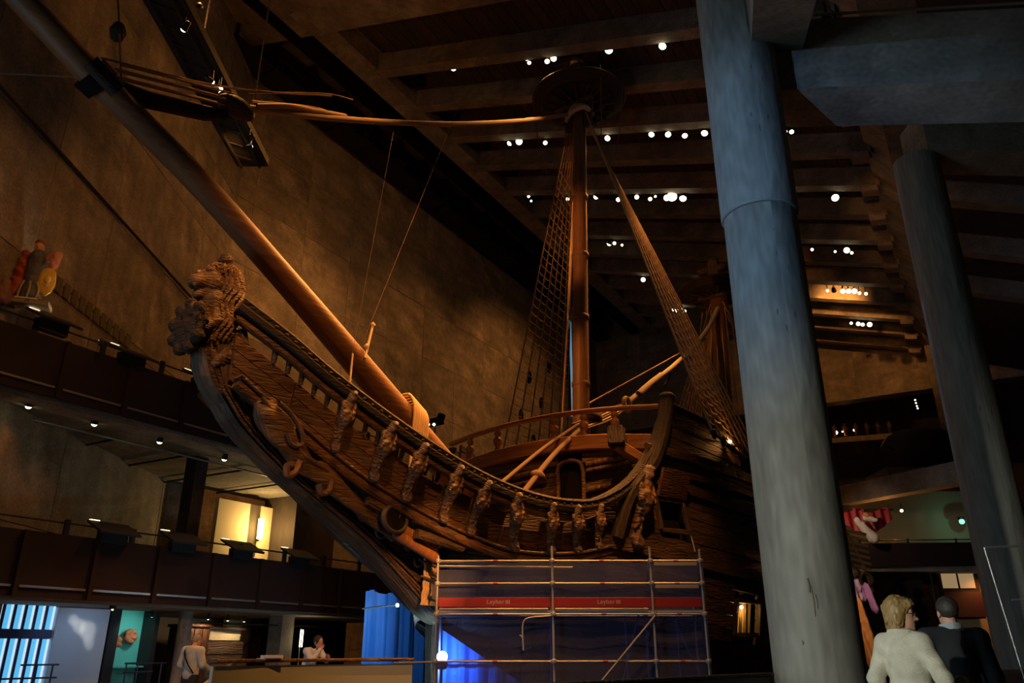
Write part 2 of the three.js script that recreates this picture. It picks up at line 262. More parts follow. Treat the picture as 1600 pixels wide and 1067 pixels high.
// floors
struct('floor', prism([[-12.6, 16], [22, 16], [30, -14], [14, -13], [6, -11.6], [3, -10.2], [0, -6.7], [-3, -3.6], [-6, -4.6], [-5.4, -12], [-4.7, -14.7], [-4.1, -15.4], [-3.6, -15.95], [-3.0, -16.4], [-2.0, -16.95], [-3.2, -19.6], [-7.2, -27], [-9, -31], [-13, -31]], -0.35, 0), M.floor);
struct('floor_pit', bx(120, 0.4, 100, 10, -5.2, -40), M.floor);
{
  const p = struct('parapet', null, null, 'dark low parapet with a pale top edge at the pit', 'parapet');
  const P = [V(-0.6, 0, -6.0), V(0, 0, -6.6), V(3.02, 0, -10.1), V(6, 0, -11.5), V(14, 0, -12.9)];
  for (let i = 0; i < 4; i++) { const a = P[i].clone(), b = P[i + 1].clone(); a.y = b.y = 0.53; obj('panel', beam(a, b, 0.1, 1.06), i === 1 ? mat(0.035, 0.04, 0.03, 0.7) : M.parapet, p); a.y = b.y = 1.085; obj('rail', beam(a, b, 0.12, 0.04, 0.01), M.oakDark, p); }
}

// ---------------------------------------------------------------- the two galleries on the left
function gallery(name, label, y0, y1, aEnd, strip) {
  const g = struct(name, null, null, label, 'balcony');
  obj('slab', wbox(4, aEnd, 1.2, 7.3, y0, y0 + 0.35), M.conc2, g);
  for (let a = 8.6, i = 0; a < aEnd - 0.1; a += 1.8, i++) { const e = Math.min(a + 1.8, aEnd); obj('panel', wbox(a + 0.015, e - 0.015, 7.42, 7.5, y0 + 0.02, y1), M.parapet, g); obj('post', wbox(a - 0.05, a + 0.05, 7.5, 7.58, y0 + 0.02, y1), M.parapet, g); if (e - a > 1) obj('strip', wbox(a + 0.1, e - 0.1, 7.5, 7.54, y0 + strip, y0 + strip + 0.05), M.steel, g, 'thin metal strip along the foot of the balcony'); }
  obj('rail', tube([W(8.6, 7.45, y1 + 0.28), W(aEnd, 7.45, y1 + 0.28)], 0.025), M.steelDark, g);
  for (let a = 9.5; a < aEnd; a += 1.8) obj('rail_post', wbox(a, a + 0.12, 7.42, 7.5, y1, y1 + 0.36), M.steelDark, g);
  return g;
}
gallery('upper_balcony', 'upper dark red gallery with the painted statue on it', 7.12, 8.62, 24, 0.24);
gallery('lower_balcony', 'lower dark red gallery above the lit showcases', 2.47, 3.95, 27.4, 0.22);
function desk(a, y, label) {
  const t = thing('sign_desk', label, 'sign desk', W(a, 7.35, y).toArray(), 0, undefined);
  part(t, 'top', loft([[W(a, 7.2, y + 0.42), W(a + 1.15, 7.2, y + 0.42), W(a + 1.15, 7.85, y + 0.1), W(a, 7.85, y + 0.1)], [W(a, 7.22, y + 0.47), W(a + 1.15, 7.22, y + 0.47), W(a + 1.15, 7.87, y + 0.15), W(a, 7.87, y + 0.15)]]), M.steelDark);
  part(t, 'bracket', wbox(a + 0.2, a + 0.95, 7.4, 7.6, y - 0.1, y + 0.2), M.steelDark);
  part(t, 'lamp_bar', wbox(a + 0.1, a + 0.35, 7.12, 7.2, y + 0.47, y + 0.5), M.lensDim, 'small lit bar on the desk');
}
[[9.35, 'first'], [11.6, 'second'], [14.0, 'third'], [15.3, 'fourth']].forEach(([a, n], i) => desk(a, i ? 8.62 : 8.8, ['wide dark sign desk under the painted statue', 'dark sign desk on the upper gallery right of the statue', 'dark sign desk on the upper gallery with a lit bar, before the carved bow', 'dark sign desk on the upper gallery nearest the ship'][i]));
[12.0, 14.1, 16.2, 18.6].forEach((a, i) => desk(a, 3.95, ['leftmost dark sign desk on the lower gallery rail', 'second sign desk from the left on the lower gallery', 'sign desk on the lower gallery before the dark column', 'sign desk on the lower gallery in front of the glowing wall lamp'][i]));
// joists and conduit under the upper gallery
{
  const t = thing('ceiling_track', 'grey lighting conduit under the upper gallery', 'lighting track', W(10, 5, 7.0).toArray());
  part(t, 'conduit', tube([W(9, 5.6, 7.0), W(22, 5.6, 7.0)], 0.03), M.steel);
  for (let a = 11; a < 22; a += 2.4) part(t, 'joist', tube([W(a, 1.4, 7.02), W(a, 5.6, 7.02)], 0.035), M.steelDark);
}
struct('ceiling_strip', wbox(8, 24, 6.5, 7.2, 7.04, 7.12), M.conc3, 'pale plaster strip under the edge of the upper gallery', 'trim');
struct('column', wbox(16.3, 16.75, 5.0, 5.5, 2.8, 7.12), M.oakDark, 'square dark column between the two galleries', 'column');
// back walls of the galleries
struct('wall_gallery', wbox(9.5, 19.4, 0.9, 1.2, 2.8, 7.12), M.conc);
{
  const w = struct('wall_alcove', null, null, 'bright cream wall with the glowing lamp under the upper gallery', 'wall');
  obj('panel', wbox(20.2, 22.9, 1.9, 2.1, 2.9, 6.7), mat(0.62, 0.5, 0.3, 0.8), w); obj('return', wbox(22.9, 25.2, 1.6, 3.4, 2.8, 7.1), M.board2, w);
}
{
  const p = W(22.0, 2.5, 5.75), t = thing('wall_lamp', 'glowing wall lamp on the cream wall between the galleries', 'lamp', p.toArray());
  obj('shade', lathe([[0.06, -0.4], [0.11, -0.38], [0.12, 0.38], [0.06, 0.4]], 0, 0, 0, 20), glow(1, 0.72, 0.3, 5), t); obj('bracket', new THREE.BoxGeometry(0.1, 0.9, 0.05).translate(-0.12, 0, -0.2), M.steelDark, t);
  const l = new THREE.PointLight(new THREE.Color().setRGB(1, 0.66, 0.24), 13); l.position.copy(p).addScaledVector(WN, 0.35); l.castShadow = true; scene.add(l);
}
// ground-floor row under the lower gallery
{
  const w = struct('window_2', null, null, 'tall blue glowing window grid at the bottom left corner', 'window');
  const fr = mat(0.02, 0.025, 0.16, 0.5), cy = glow(0.1, 0.48, 0.85, 0.95), wh = glow(0.6, 0.8, 0.95, 0.95);
  obj('back', wbox(11.1, 12.75, 5.2, 5.3, 0, 2.47), fr, w);
  for (let i = 0; i < 6; i++) { const a = 11.2 + i * 0.27; for (const [y0, y1] of [[0.05, 1.62], [1.85, 2.42]]) { obj('pane', wbox(a + 0.02, a + 0.17, 5.3, 5.33, y0, y1), cy, w); obj('pane', wbox(a + 0.17, a + 0.225, 5.3, 5.34, y0, y1), wh, w, 'narrow white pane'); } obj('mullion', wbox(a - 0.045, a + 0.02, 5.3, 5.38, 0, 2.47), fr, w); }
  obj('transom', wbox(11.1, 12.75, 5.3, 5.44, 1.64, 1.83), fr, w);
}
{
  const o = obj('exhibit_board', wbox(12.8, 14.27, 5.3, 5.45, 0, 2.4, 0.01), mat(0.6, 0.66, 0.78, 0.8)); tag(o, 'large pale blue-grey panel with patches of light, beside the blue window', 'panel');
  const p = W(13.2, 7.1, 2.38), t = thing('projector', 'unseen small projector under the lower gallery edge above the pale panel', 'projector', p.toArray());  // unseen source of the panel's blue wash and light patches
  obj('body', new THREE.BoxGeometry(0.12, 0.1, 0.14), M.steelDark, t); obj('lens', new THREE.SphereGeometry(0.03, 10, 8).translate(0, -0.06, 0), M.lensDim, t);
  const l = new THREE.SpotLight(new THREE.Color().setRGB(0.5, 0.72, 1), 2.2, 0, 1.0, 0.5); l.position.copy(p).y -= 0.15; l.target.position.copy(W(13.6, 5.45, 1.0)); l.castShadow = true; scene.add(l, l.target);
  for (const [a, y, i, w] of [[13.45, 1.95, 3, 0.13], [13.7, 1.85, 3.5, 0.16], [13.8, 1.55, 3, 0.1], [13.25, 2.1, 2.5, 0.1]]) { const k = new THREE.SpotLight(new THREE.Color().setRGB(1, 0.95, 0.75), i, 0, w, 0.5); k.position.copy(l.position); k.target.position.copy(W(a, 5.45, y)); k.castShadow = true; scene.add(k, k.target); }
}
struct('partition', wbox(14.3, 14.6, 5.0, 5.5, 0, 2.47), M.steelDark, 'narrow black partition between the pale panel and the turquoise niche', 'partition');
{
  const w = struct('niche', null, null, 'turquoise lit display niche with two carvings', 'display niche'), tq = mat(0.1, 0.52, 0.5, 0.8);
  obj('back', wbox(14.62, 15.75, 4.85, 4.95, 0, 2.45), tq, w); obj('side', wbox(15.7, 15.85, 4.85, 5.5, 0, 2.45), M.steelDark, w); obj('shelf', wbox(14.62, 15.7, 4.95, 5.3, 0.9, 0.94), tq, w);
  const l = new THREE.SpotLight(new THREE.Color().setRGB(0.8, 1, 0.85), 2.2, 0, 1.0, 0.6); const p = W(15.2, 6.0, 2.3); l.position.copy(p); l.position.y -= 0.12; l.target.position.copy(W(15.15, 4.95, 1.5)); l.castShadow = true; scene.add(l, l.target);
  const t = thing('unseen_niche_spotlight', 'unseen small spotlight at the top of the turquoise niche', 'spotlight', p.toArray()); obj('body', lathe([[0, -0.08], [0.04, -0.08], [0.04, 0.1], [0, 0.1]], 0, 0, 0, 10), M.steelDark, t); obj('lens', lathe([[0, -0.09], [0.035, -0.085], [0, -0.08]], 0, 0, 0, 10), M.lensDim, t);  // unseen lamp, placed to light the niche back
  const carve = (sd) => nets((x, y, z) => { let d = ell(x, y, z, [0, 0.02, 0], [0.13, 0.15, 0.1]); for (let i = 0; i < 7; i++) { const a = i * 2.4 + sd; d = smin(d, ell(x, y, z, [Math.cos(a) * 0.1, Math.sin(a) * 0.11, 0.06], [0.06, 0.05, 0.06]), 0.02); } return d + 0.02 * N3(x * 18 + sd, y * 18, z * 18); }, [-0.26, -0.28, -0.2], [0.26, 0.28, 0.24], 0.02);
  const cm = mat(0.4, 0.13, 0.05, 0.6);
  [[14.8, 1.55, 1, 'carved brown ornament at the left on the turquoise wall'], [15.25, 1.72, 4, 'carved brown ornament at the right on the turquoise wall']].forEach(([a, y, s, lb]) => { const o = obj('wall_carving', carve(s).scale(1.25, 1.25, 1.25), cm); o.position.copy(W(a, 5.08, y)); o.rotation.y = 0.9; tag(o, lb, 'carving'); });
  const r = thing('railing', 'dark blue metal railing in front of the turquoise niche', 'railing', W(14.9, 6, 0).toArray()), rm = mat(0.03, 0.04, 0.1, 0.5);
  part(r, 'rail', tube([W(14.6, 6, 1.02), W(15.9, 6, 1.02)], 0.025), rm); part(r, 'rail', tube([W(14.6, 6, 0.8), W(15.5, 6, 0.8)], 0.025), rm); for (const a of [14.65, 15.0, 15.75]) part(r, 'post', tube([W(a, 6, 0), W(a, 6, 1.02)], 0.022), rm);
  const r2 = thing('railing', 'dark blue metal railing in front of the blue window grid', 'railing', W(12.2, 6, 0).toArray());
  part(r2, 'rail', tube([W(11.8, 6, 1.02), W(12.75, 6, 1.02)], 0.022), rm); part(r2, 'rail', tube([W(11.2, 6, 0.72), W(12.75, 6, 0.72)], 0.022), rm); for (const a of [12.2, 12.6]) part(r2, 'post', tube([W(a, 6, 0), W(a, 6, 1.02)], 0.022), rm);
}
{
  const c = struct('column', lathe([[0, 0], [0.2, 0], [0.2, 2.47], [0, 2.47]], 0, 0, 0, 32), M.pillar, 'slim round pale column under the lower gallery', 'column'); c.position.copy(W(16.35, 6.0, 0));
  struct('wall_ground', wbox(15.9, 27.4, 1.2, 1.5, -0.2, 2.47), mat(0.4, 0.31, 0.2, 0.85)); struct('column', wbox(20.0, 20.55, 5.6, 6.2, 0, 2.47), M.conc2, 'dark square column under the lower gallery right of the showcases', 'column');
  struct('column', wbox(26.0, 26.4, 5.6, 6.1, 0, 2.47), M.conc, 'grey column at the right end of the lower gallery beside the blue sheet', 'column'); struct('partition', wbox(21.6, 25.9, 3.6, 3.8, 0, 2.47), M.black, 'black partition behind the person in white', 'partition');
  struct('ceiling_ground', wbox(9, 27, 1.3, 7.2, 2.42, 2.47), mat(0.25, 0.2, 0.15, 0.8));
  const cab = thing('carved_cabinet', 'tall reddish carved cabinet front behind the man in the grey hoodie', 'cabinet', W(17.3, 5, 0).toArray()), rw = old(0.2, 0.08, 0.035);
  part(cab, 'body', wbox(17.0, 17.95, 4.5, 5.2, 0, 2.02, 0.02), rw); part(cab, 'cornice', wbox(16.95, 18.0, 4.45, 5.3, 2.02, 2.1, 0.02), rw); for (let i = 0; i < 3; i++) part(cab, 'door', wbox(17.05 + i * 0.3, 17.32 + i * 0.3, 5.2, 5.25, 0.1, 1.95, 0.01), rw);
  const sc = thing('display_case', 'wide wooden display case with a lit pale header', 'display case', W(18.6, 4.5, 0).toArray());
  part(sc, 'case', wbox(18.3, 20.0, 3.6, 4.5, 0, 1.62, 0.02), M.oakPanel); part(sc, 'header', wbox(18.3, 20.0, 3.6, 4.3, 1.66, 1.98), mat(0.6, 0.5, 0.3, 0.8)); part(sc, 'frame', wbox(18.2, 20.05, 4.3, 4.5, 1.98, 2.06), M.oakDark); part(sc, 'post', wbox(18.2, 18.3, 4.3, 4.55, 0, 2.0), M.oakDark); for (let i = 0; i < 4; i++) part(sc, 'plank', wbox(18.35, 19.95, 4.5, 4.54, 0.1 + i * 0.38, 0.44 + i * 0.38), M.oak3);
  const tr = thing('lighting_track', 'black lighting track in front of the wooden display case', 'lighting track', W(17, 6.2, 2.2).toArray()); part(tr, 'bar', tube([W(16.9, 6.0, 2.12), W(22.3, 6.0, 2.12)], 0.022), M.steelDark); for (const a of [17.2, 19.6]) part(tr, 'hanger', tube([W(a, 6, 2.12), W(a, 6, 2.42)], 0.015), M.steelDark);
  for (const [a, s, lb] of [[17.5, 5.6, 'small black track spotlight above the man in the hoodie'], [18.6, 5.2, 'small black track spotlight above the display case'], [19.55, 4.9, 'bright round downlight above the display case']]) {
    const p = W(a, s, 2.3), t = thing('track_spotlight', lb, 'spotlight', p.toArray()); obj('body', lathe([[0, -0.06], [0.05, -0.06], [0.045, 0.1], [0, 0.12]], 0, 0, 0, 12), M.steelDark, t); obj('lens', lathe([[0, -0.075], [0.045, -0.065], [0, -0.06]], 0, 0, 0, 12), M.lens, t);
    const l = new THREE.SpotLight(new THREE.Color().setRGB(1, 0.72, 0.42), 3, 0, 1.1, 0.7); l.position.copy(p); l.position.y -= 0.1; l.target.position.copy(W(a + 0.1, 3.8, 0.6)); l.castShadow = true; scene.add(l, l.target);
  }
  const fl = thing('floor_lamp', 'upright lamp with two glowing tubes on a thin pole by the lower gallery', 'lamp', W(20.9, 6.2, 0).toArray());
  part(fl, 'pole', tube([W(20.9, 6.2, 0), W(20.9, 6.2, 2.05)], 0.018), M.steel); part(fl, 'base', lathe([[0, 0], [0.16, 0], [0.15, 0.03], [0, 0.03]], ...W(20.9, 6.2, 0).toArray(), 20), M.steelDark);
  for (const d of [-0.05, 0.05]) part(fl, 'glow_tube', tube([W(20.9 + d, 6.24, 1.45), W(20.9 + d, 6.24, 2.0)], 0.022), glow(1, 0.9, 0.65, 2.5));
  const l = new THREE.PointLight(new THREE.Color().setRGB(1, 0.75, 0.4), 0.8); l.position.copy(W(20.9, 6.5, 1.75)); l.castShadow = true; scene.add(l);
  const br = thing('stair_brace', 'thin dark brace crossing the wall behind the floor lamp', 'brace', W(20.6, 4, 0).toArray()); part(br, 'bar', tube([W(20.3, 3, 0.5), W(22.4, 3, 2.3)], 0.02), M.steelDark);
  struct('wall_booth', wbox(20.6, 21.7, 2.7, 2.9, 0, 2.47), mat(0.5, 0.34, 0.16, 0.8));
}
// curved parapet of the lookout
{
  const p = struct('lookout_parapet', null, null, 'curved beige parapet with a brown rail in front of the person in white', 'parapet'), P = curve([V(-4.95, 0, -14.0), V(-4.6, 0, -14.8), V(-4.1, 0, -15.45), V(-3.6, 0, -15.95), V(-3.0, 0, -16.4), V(-2.0, 0, -16.95)], 24);
  const at = (y) => P.map((q) => V(q.x, y, q.z)), bm = mat(0.46, 0.5, 0.4, 0.75);
  for (let i = 0; i < 6; i++) obj('panel', sweep(at(0.5).slice(i * 4, i * 4 + 5), rectP(0.06, 1.2)), bm, p);
  obj('rail', sweep(at(1.18), bevP(0.2, 0.06, 0.015)), M.oakLight, p);
  obj('ramp_rail', beam(V(-4.75, 1.14, -14.55), V(-5.5, 0.5, -14.1), 0.24, 0.06, 0.01), mat(0.55, 0.42, 0.22, 0.5), p);
}

// ---------------------------------------------------------------- the warship: u forward from the foremast, w to port, y up
const ship = thing('sailing_warship', 'dark oak seventeenth-century warship with carved beakhead, bowsprit, masts and rigging', 'ship', [2.35, 0, -26], Math.atan2(-0.829, -0.559));
const S = (u, w, y) => V(u, y, -w);
const sp = (name, geo, m, parent = ship, label) => obj(name, geo, m, parent, label);
const uStem = table([[-4, -2], [-2, 0.5], [0, 3.4], [0.9, 5.2], [1.9, 7.3], [3, 7.6], [4.5, 7.9], [8, 8.2], [10, 8.4]]);
const bMax = table([[-5, 0.6], [-4, 1.4], [-2, 3.5], [0, 4.75], [1.5, 5.25], [3, 5.45], [4.5, 5.25], [6, 4.9], [8, 4.62], [10, 4.4]]);
const half = (u, y) => { const us = uStem(y), b = bMax(y); if (u >= us) return 0; if (u <= -5) return b; const s = (u + 5) / (us + 5); return b * Math.pow(Math.max(0, 1 - Math.pow(s, 2.3)), 0.7); };
const sheer = table([[-26, 7.6], [-16, 6.3], [-8, 6.2], [-4, 6.75], [-2, 7.45], [0, 7.85], [1.95, 8.05], [2.0, 7.6], [2.75, 6.5], [3.9, 5.35], [5.3, 4.62], [6.35, 4.48], [8.2, 4.5]]);
// inner hull skin, both sides
{
  const us = []; for (let u = -26; u < 7.6; u += u < -5 ? 3 : 0.5) us.push(u); us.push(7.55, 1.94, 1.96); us.sort((a, b) => a - b);
  const secs = us.map((u) => { const top = u > 1.95 ? 4.3 : Math.min(6.8, sheer(u) - 0.05), L = [], R = []; for (let k = 0; k <= 16; k++) { const y = lerp(-4.6, top, k / 16), b = Math.max(0.05, half(u, y) - 0.34); L.push(S(u, b, y)); R.unshift(S(u, -b, y)); } return [...L, ...R]; });
  sp('hull', loft(secs), M.oakDark, ship, 'dark inner hull behind the planking');
}
// gun ports: u0,u1,y0,y1
const ports = [{ u0: 1.95, u1: 3.0, y0: 4.35, y1: 5.2, lid: 1 }, { u0: -1.0, u1: 0.25, y0: 1.75, y1: 2.65, lit: 1, lid: 0 }, { u0: -4.6, u1: -3.5, y0: 4.1, y1: 5.1, lid: 1 }, { u0: -7.2, u1: -6, y0: 1.8, y1: 2.75, lid: 1 }];
// outer planking on both sides, strake by strake
const rowY = (j, u) => -3.4 + j * 0.34 + 0.0075 * Math.pow(Math.max(u, -12) + 5, 2);
function plank(j, a, b, th, side, wale) {
  const n = Math.max(2, Math.ceil((b - a) / 0.7)), secs = []; const jt = rr(-0.012, 0.014);
  for (let i = 0; i <= n; i++) {
    const u = lerp(a, b, i / n), y0 = rowY(j, u) + 0.012, y1 = Math.min(rowY(j + 1, u) - 0.012, sheer(u)); if (y1 - y0 < 0.06) continue;
    const h0 = half(u, y0), h1 = half(u, y1); if (h0 < 0.03 || h1 < 0.03) continue;
    const t = th + jt; secs.push([S(u, side * (h0 - 0.1), y0), S(u, side * (h0 + t), y0), S(u, side * (h1 + t), y1), S(u, side * (h1 - 0.1), y1)]);
  }
  if (secs.length > 1) sp(wale ? 'wale' : 'plank', loft(secs), wale ? M.oak2 : [M.oak, M.oak2, M.oak3, M.oakDark][Math.floor(rr(0, 3.4))]);
}
for (let j = 4; j < 34; j++) {
  const wale = j === 13 || j === 19 || j === 25; let u = -22 + (j % 3) * 1.9;
  while (u < 7.9) {
    let e = Math.min(u + rr(4.2, 6), 8.2), cuts = [[u, e]];
    for (const p of ports) cuts = cuts.flatMap(([a, b]) => { const y = rowY(j, (p.u0 + p.u1) / 2); if (y + 0.3 < p.y0 || y + 0.04 > p.y1 || b <= p.u0 || a >= p.u1) return [[a, b]]; return [[a, Math.min(b, p.u0)], [Math.max(a, p.u1), b]].filter(([c, d]) => d - c > 0.15); });
    for (const [a, b] of cuts) plank(j, a + 0.01, b - 0.01, wale ? 0.12 : 0.0, 1, wale);
    u = e;
  }
}
for (let j = 10; j < 34; j += 1) plank(j, -6, 7.9, 0, -1, j === 19);
const hullPt = (u, y, out = 0) => S(u, half(u, y) + out, y);
ports.forEach((p, i) => {
  const um = (p.u0 + p.u1) / 2, ym = (p.y0 + p.y1) / 2, q = (u, y, o) => hullPt(u, y, o);
  const f = sp('gun_port', merge([[q(p.u0, p.y0, 0.03), q(p.u1, p.y0, 0.03)], [q(p.u0, p.y1, 0.03), q(p.u1, p.y1, 0.03)], [q(p.u0, p.y0, 0.03), q(p.u0, p.y1, 0.03)], [q(p.u1, p.y0, 0.03), q(p.u1, p.y1, 0.03)]].map(([a, b]) => beam(a, b, 0.12, 0.12, 0, Math.abs(a.y - b.y) > 0.4 ? V(1, 0, 0) : V(0, 1, 0)))), M.oak2, ship, p.lit ? 'open gun port glowing yellow from inside' : 'square gun port in the port side');
  const pane = loft([[q(p.u0, p.y0, -0.22), q(p.u1, p.y0, -0.22)], [q(p.u0, p.y1, -0.22), q(p.u1, p.y1, -0.22)]].map(([a, b]) => [a, b, b.clone().add(S(0, -0.03, 0)), a.clone().add(S(0, -0.03, 0))]));
  sp('port_recess', pane, p.lit ? mat(0.5, 0.36, 0.16, 0.8) : M.black, f);  // unlit ports get a black back as painted inner shade
  if (p.lit) {
    sp('inner_timber', merge([0.25, 0.45].map((t) => beam(q(lerp(p.u0, p.u1, t), p.y0, -0.2), q(lerp(p.u0, p.u1, t + 0.06), p.y1, -0.2), 0.08, 0.06, 0, V(1, 0, 0)))), M.oakLight, f);
    sp('bulb', new THREE.SphereGeometry(0.05, 12, 8).translate(...q(lerp(p.u0, p.u1, 0.58), p.y1 - 0.16, -0.12).toArray()), M.lens, f);
    const l = new THREE.PointLight(new THREE.Color().setRGB(1, 0.6, 0.16), 1.3); l.position.copy(q(lerp(p.u0, p.u1, 0.58), p.y1 - 0.28, -0.04)); l.castShadow = true; ship.add(l);
  }
  if (p.lid) { // lid hung from the upper edge, standing out
    const o = 0.34; sp('port_lid', loft([[q(p.u0, p.y1 + 0.05, 0.06), q(p.u1, p.y1 + 0.05, 0.06), q(p.u1, p.y1 + 0.05, 0.15), q(p.u0, p.y1 + 0.05, 0.15)], [q(p.u0, p.y1 + 0.75, 0.06 + o), q(p.u1, p.y1 + 0.75, 0.06 + o), q(p.u1, p.y1 + 0.78, 0.15 + o), q(p.u0, p.y1 + 0.78, 0.15 + o)]]), M.oakPanel, f);
    sp('lid_rope', tube([q(p.u0 + 0.1, p.y1 + 0.7, 0.4), q(p.u0 + 0.06, p.y1 + 0.1, 0.1), q(p.u0 - 0.05, p.y0 - 0.5, 0.06)], 0.02, 12, 5), M.ropePale, f);
  }
});
// wale bolts' shadows aside: a dark mooring bitt and two anchor-lining boards aft of the port
sp('anchor_lining', loft([0, 1, 2, 3].map((k) => { const u = -4.8 - k * 0.5; return [hullPt(u, 3.4, 0.02), hullPt(u, 3.4, 0.3), hullPt(u, 5.9, 0.36), hullPt(u, 5.9, 0.02)]; })), M.oakDark);
// sheer rail on the forecastle, curving down into the beak
sp('sheer_rail', sweep(curve([[-8, 6.3], [-5, 6.55], [-3.5, 6.95], [-2, 7.5], [0, 7.9], [1.9, 8.1]].map(([u, y]) => hullPt(u, y, 0.08)), 20), bevP(0.3, 0.16, 0.04)), M.oakDark);
sp('corner_post', sweep(curve([S(1.85, 3.95, 8.35), S(2.2, 3.98, 7.6), S(3.0, 3.88, 6.2), S(4.0, 3.62, 5.2), S(4.4, 3.35, 4.0)], 14), bevP(0.4, 0.36, 0.1)), M.oakDark, ship, 'massive corner timber where the forecastle meets the beak');
sp('rail_cap', merge([lathe([[0, 0], [0.24, 0], [0.26, 0.12], [0.16, 0.22], [0, 0.25]], 1.85, 8.25, -3.95, 12), tube([S(1.85, 3.95, 8.45), S(1.8, 3.9, 8.75), S(1.65, 3.95, 8.9), S(1.6, 4.0, 9.15)], 0.035, 10, 6)]), M.oakDark);
// moulded strakes and carved blocks on the shoulder beside the port
for (const [y, o, w] of [[6.5, 0.12, 0.3], [5.9, 0.14, 0.22]]) sp('moulding', sweep(curve([-7, -4, -1, 1, 2.4, 3.1].map((u) => hullPt(u, y + 0.01 * (u + 5), o)), 20), bevP(0.14, w, 0.04)), M.oak2);

// forecastle front: curved plank bulkhead, timbers, door, deck
const fb = (w) => 2.35 - 0.028 * w * w;
for (let j = 0; j < 9; j++) for (const [w0, w1] of [[-3.9, -1.6], [-1.6, 0.52], [1.32, 3.7]]) {
  const y0 = 4.5 + j * 0.3, y1 = y0 + 0.28; const bulge = j % 3 === 1 ? 0.1 : 0;
  const n = 4, secs = []; for (let i = 0; i <= n; i++) { const w = lerp(w0 + 0.01, w1 - 0.01, i / n); secs.push([S(fb(w) - 0.1, w, y0), S(fb(w) + bulge + 0.02, w, y0), S(fb(w) + bulge, w, y1), S(fb(w) - 0.1, w, y1)]); }
  sp('bulkhead_plank', loft(secs), j % 3 === 1 ? M.oakLight : [M.oak, M.oak3, M.oak2][j % 3]);
}
{
  const d = sp('doorway', merge([bar(S(2.42, 0.48, 5.3), S(2.42, 0.48, 6.35), 0.07), bar(S(2.42, 1.36, 5.3), S(2.42, 1.36, 6.35), 0.07), new THREE.TubeGeometry(new THREE.CatmullRomCurve3([S(2.42, 0.48, 6.35), S(2.44, 0.56, 6.58), S(2.44, 0.75, 6.68), S(2.44, 1.1, 6.68), S(2.44, 1.28, 6.58), S(2.42, 1.36, 6.35)]), 20, 0.07, 6), bar(S(2.42, 0.48, 5.35), S(2.42, 1.36, 5.35), 0.07)]), M.oakLight, ship, 'round-topped doorway in the forecastle front');
  sp('shade_board', beam(S(2.33, 0.92, 5.3), S(2.33, 0.92, 6.66), 0.86, 0.04, 0, V(1, 0, 0)), M.black, d);  // black board paints in the shade behind the doorway
}
sp('deck_beam', sweep(curve([-4.05, -2.5, -1, 0.5, 2, 3.55].map((w) => S(fb(w) + 0.12, w, 7.12 - 0.02 * w * w + 0.1)), 16), bevP(0.3, 0.46, 0.03)), M.pine, ship, 'new orange timber beam across the forecastle front');
sp('forecastle_deck', loft([-4.2, -2, 0, 2, 4.0].map((w) => [S(fb(w), w * 0.97, 7.1), S(-3.6, w * 1.02, 7.0), S(-3.6, w * 1.02, 6.85), S(fb(w), w * 0.97, 6.95)])), M.oak3);
{
  const hr = sp('handrail', sweep(curve([-4.1, -3, -1.5, 0, 1.5, 2.8, 3.75].map((w) => S(fb(w) + 0.05, w, 8.22 - 0.012 * w * w)), 24), bevP(0.2, 0.12, 0.03)), M.pine, ship, 'new orange curved handrail above the forecastle front');
  const bal = lathe([[0.1, 0], [0.1, 0.06], [0.05, 0.1], [0.07, 0.18], [0.045, 0.24], [0.085, 0.34], [0.1, 0.46], [0.085, 0.54], [0.05, 0.58], [0.07, 0.64], [0.09, 0.7], [0.06, 0.76], [0.05, 0.8], [0.08, 0.84], [0.08, 0.9]], 0, 0, 0, 10);
  for (const w of [-3.1, -1.85, 0.37, 1.4, 2.4]) { const b = sp('baluster', bal, M.pine, hr); b.scale.set(1.45, 1, 1.45); b.position.copy(S(fb(w) + 0.05, w, 7.33 - 0.012 * w * w)); }
}
{
  const c = sp('cathead', beam(S(1.2, 2.15, 6.82), S(3.35, 2.95, 7.05), 0.46, 0.52, 0.06), M.oak2, ship, 'heavy square cathead timber pointing forward');
  sp('iron_strap', beam(S(3.05, 2.84, 7.02), S(3.12, 2.866, 7.03), 0.5, 0.56, 0.04), M.steelDark, c); sp('brace', beam(S(2.2, 3.3, 6.4), S(2.9, 2.75, 6.85), 0.3, 0.3, 0.04), M.pine, c);
}
// loose timbers under the deck beam, white light painted in as paler oak
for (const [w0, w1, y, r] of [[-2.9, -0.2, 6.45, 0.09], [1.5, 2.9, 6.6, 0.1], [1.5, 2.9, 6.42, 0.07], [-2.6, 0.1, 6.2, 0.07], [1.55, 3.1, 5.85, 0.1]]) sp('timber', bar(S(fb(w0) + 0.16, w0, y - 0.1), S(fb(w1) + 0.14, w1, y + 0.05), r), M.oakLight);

// ---- beakhead
const topU = [[14.35, 0.5, 7.55], [13.35, 0.81, 7.04], [12.62, 0.99, 6.63], [11.73, 1.23, 6.19], [10.81, 1.5, 5.76], [9.86, 1.79, 5.36], [9.04, 2.06, 5.05], [8.19, 2.33, 4.81], [7.3, 2.63, 4.65], [6.35, 2.94, 4.61], [5.3, 3.25, 4.76], [3.92, 3.6, 5.48], [2.75, 3.8, 6.64], [2.0, 3.9, 7.75]];
const lowU = [[14.2, 0.5, 6.0], [13.59, 0.56, 5.69], [13.15, 0.63, 5.5], [12.23, 0.78, 5.03], [11.14, 1.0, 4.5], [10.33, 1.18, 4.2], [9.2, 1.51, 3.8], [8.38, 1.77, 3.57], [7.56, 2.08, 3.38], [6.83, 2.41, 3.34], [5.75, 2.98, 3.42], [4.87, 3.38, 3.64]];
const TW = table([...topU].reverse().map((p) => [p[0], p[1]])), TY = table([...topU].reverse().map((p) => [p[0], p[2]]));
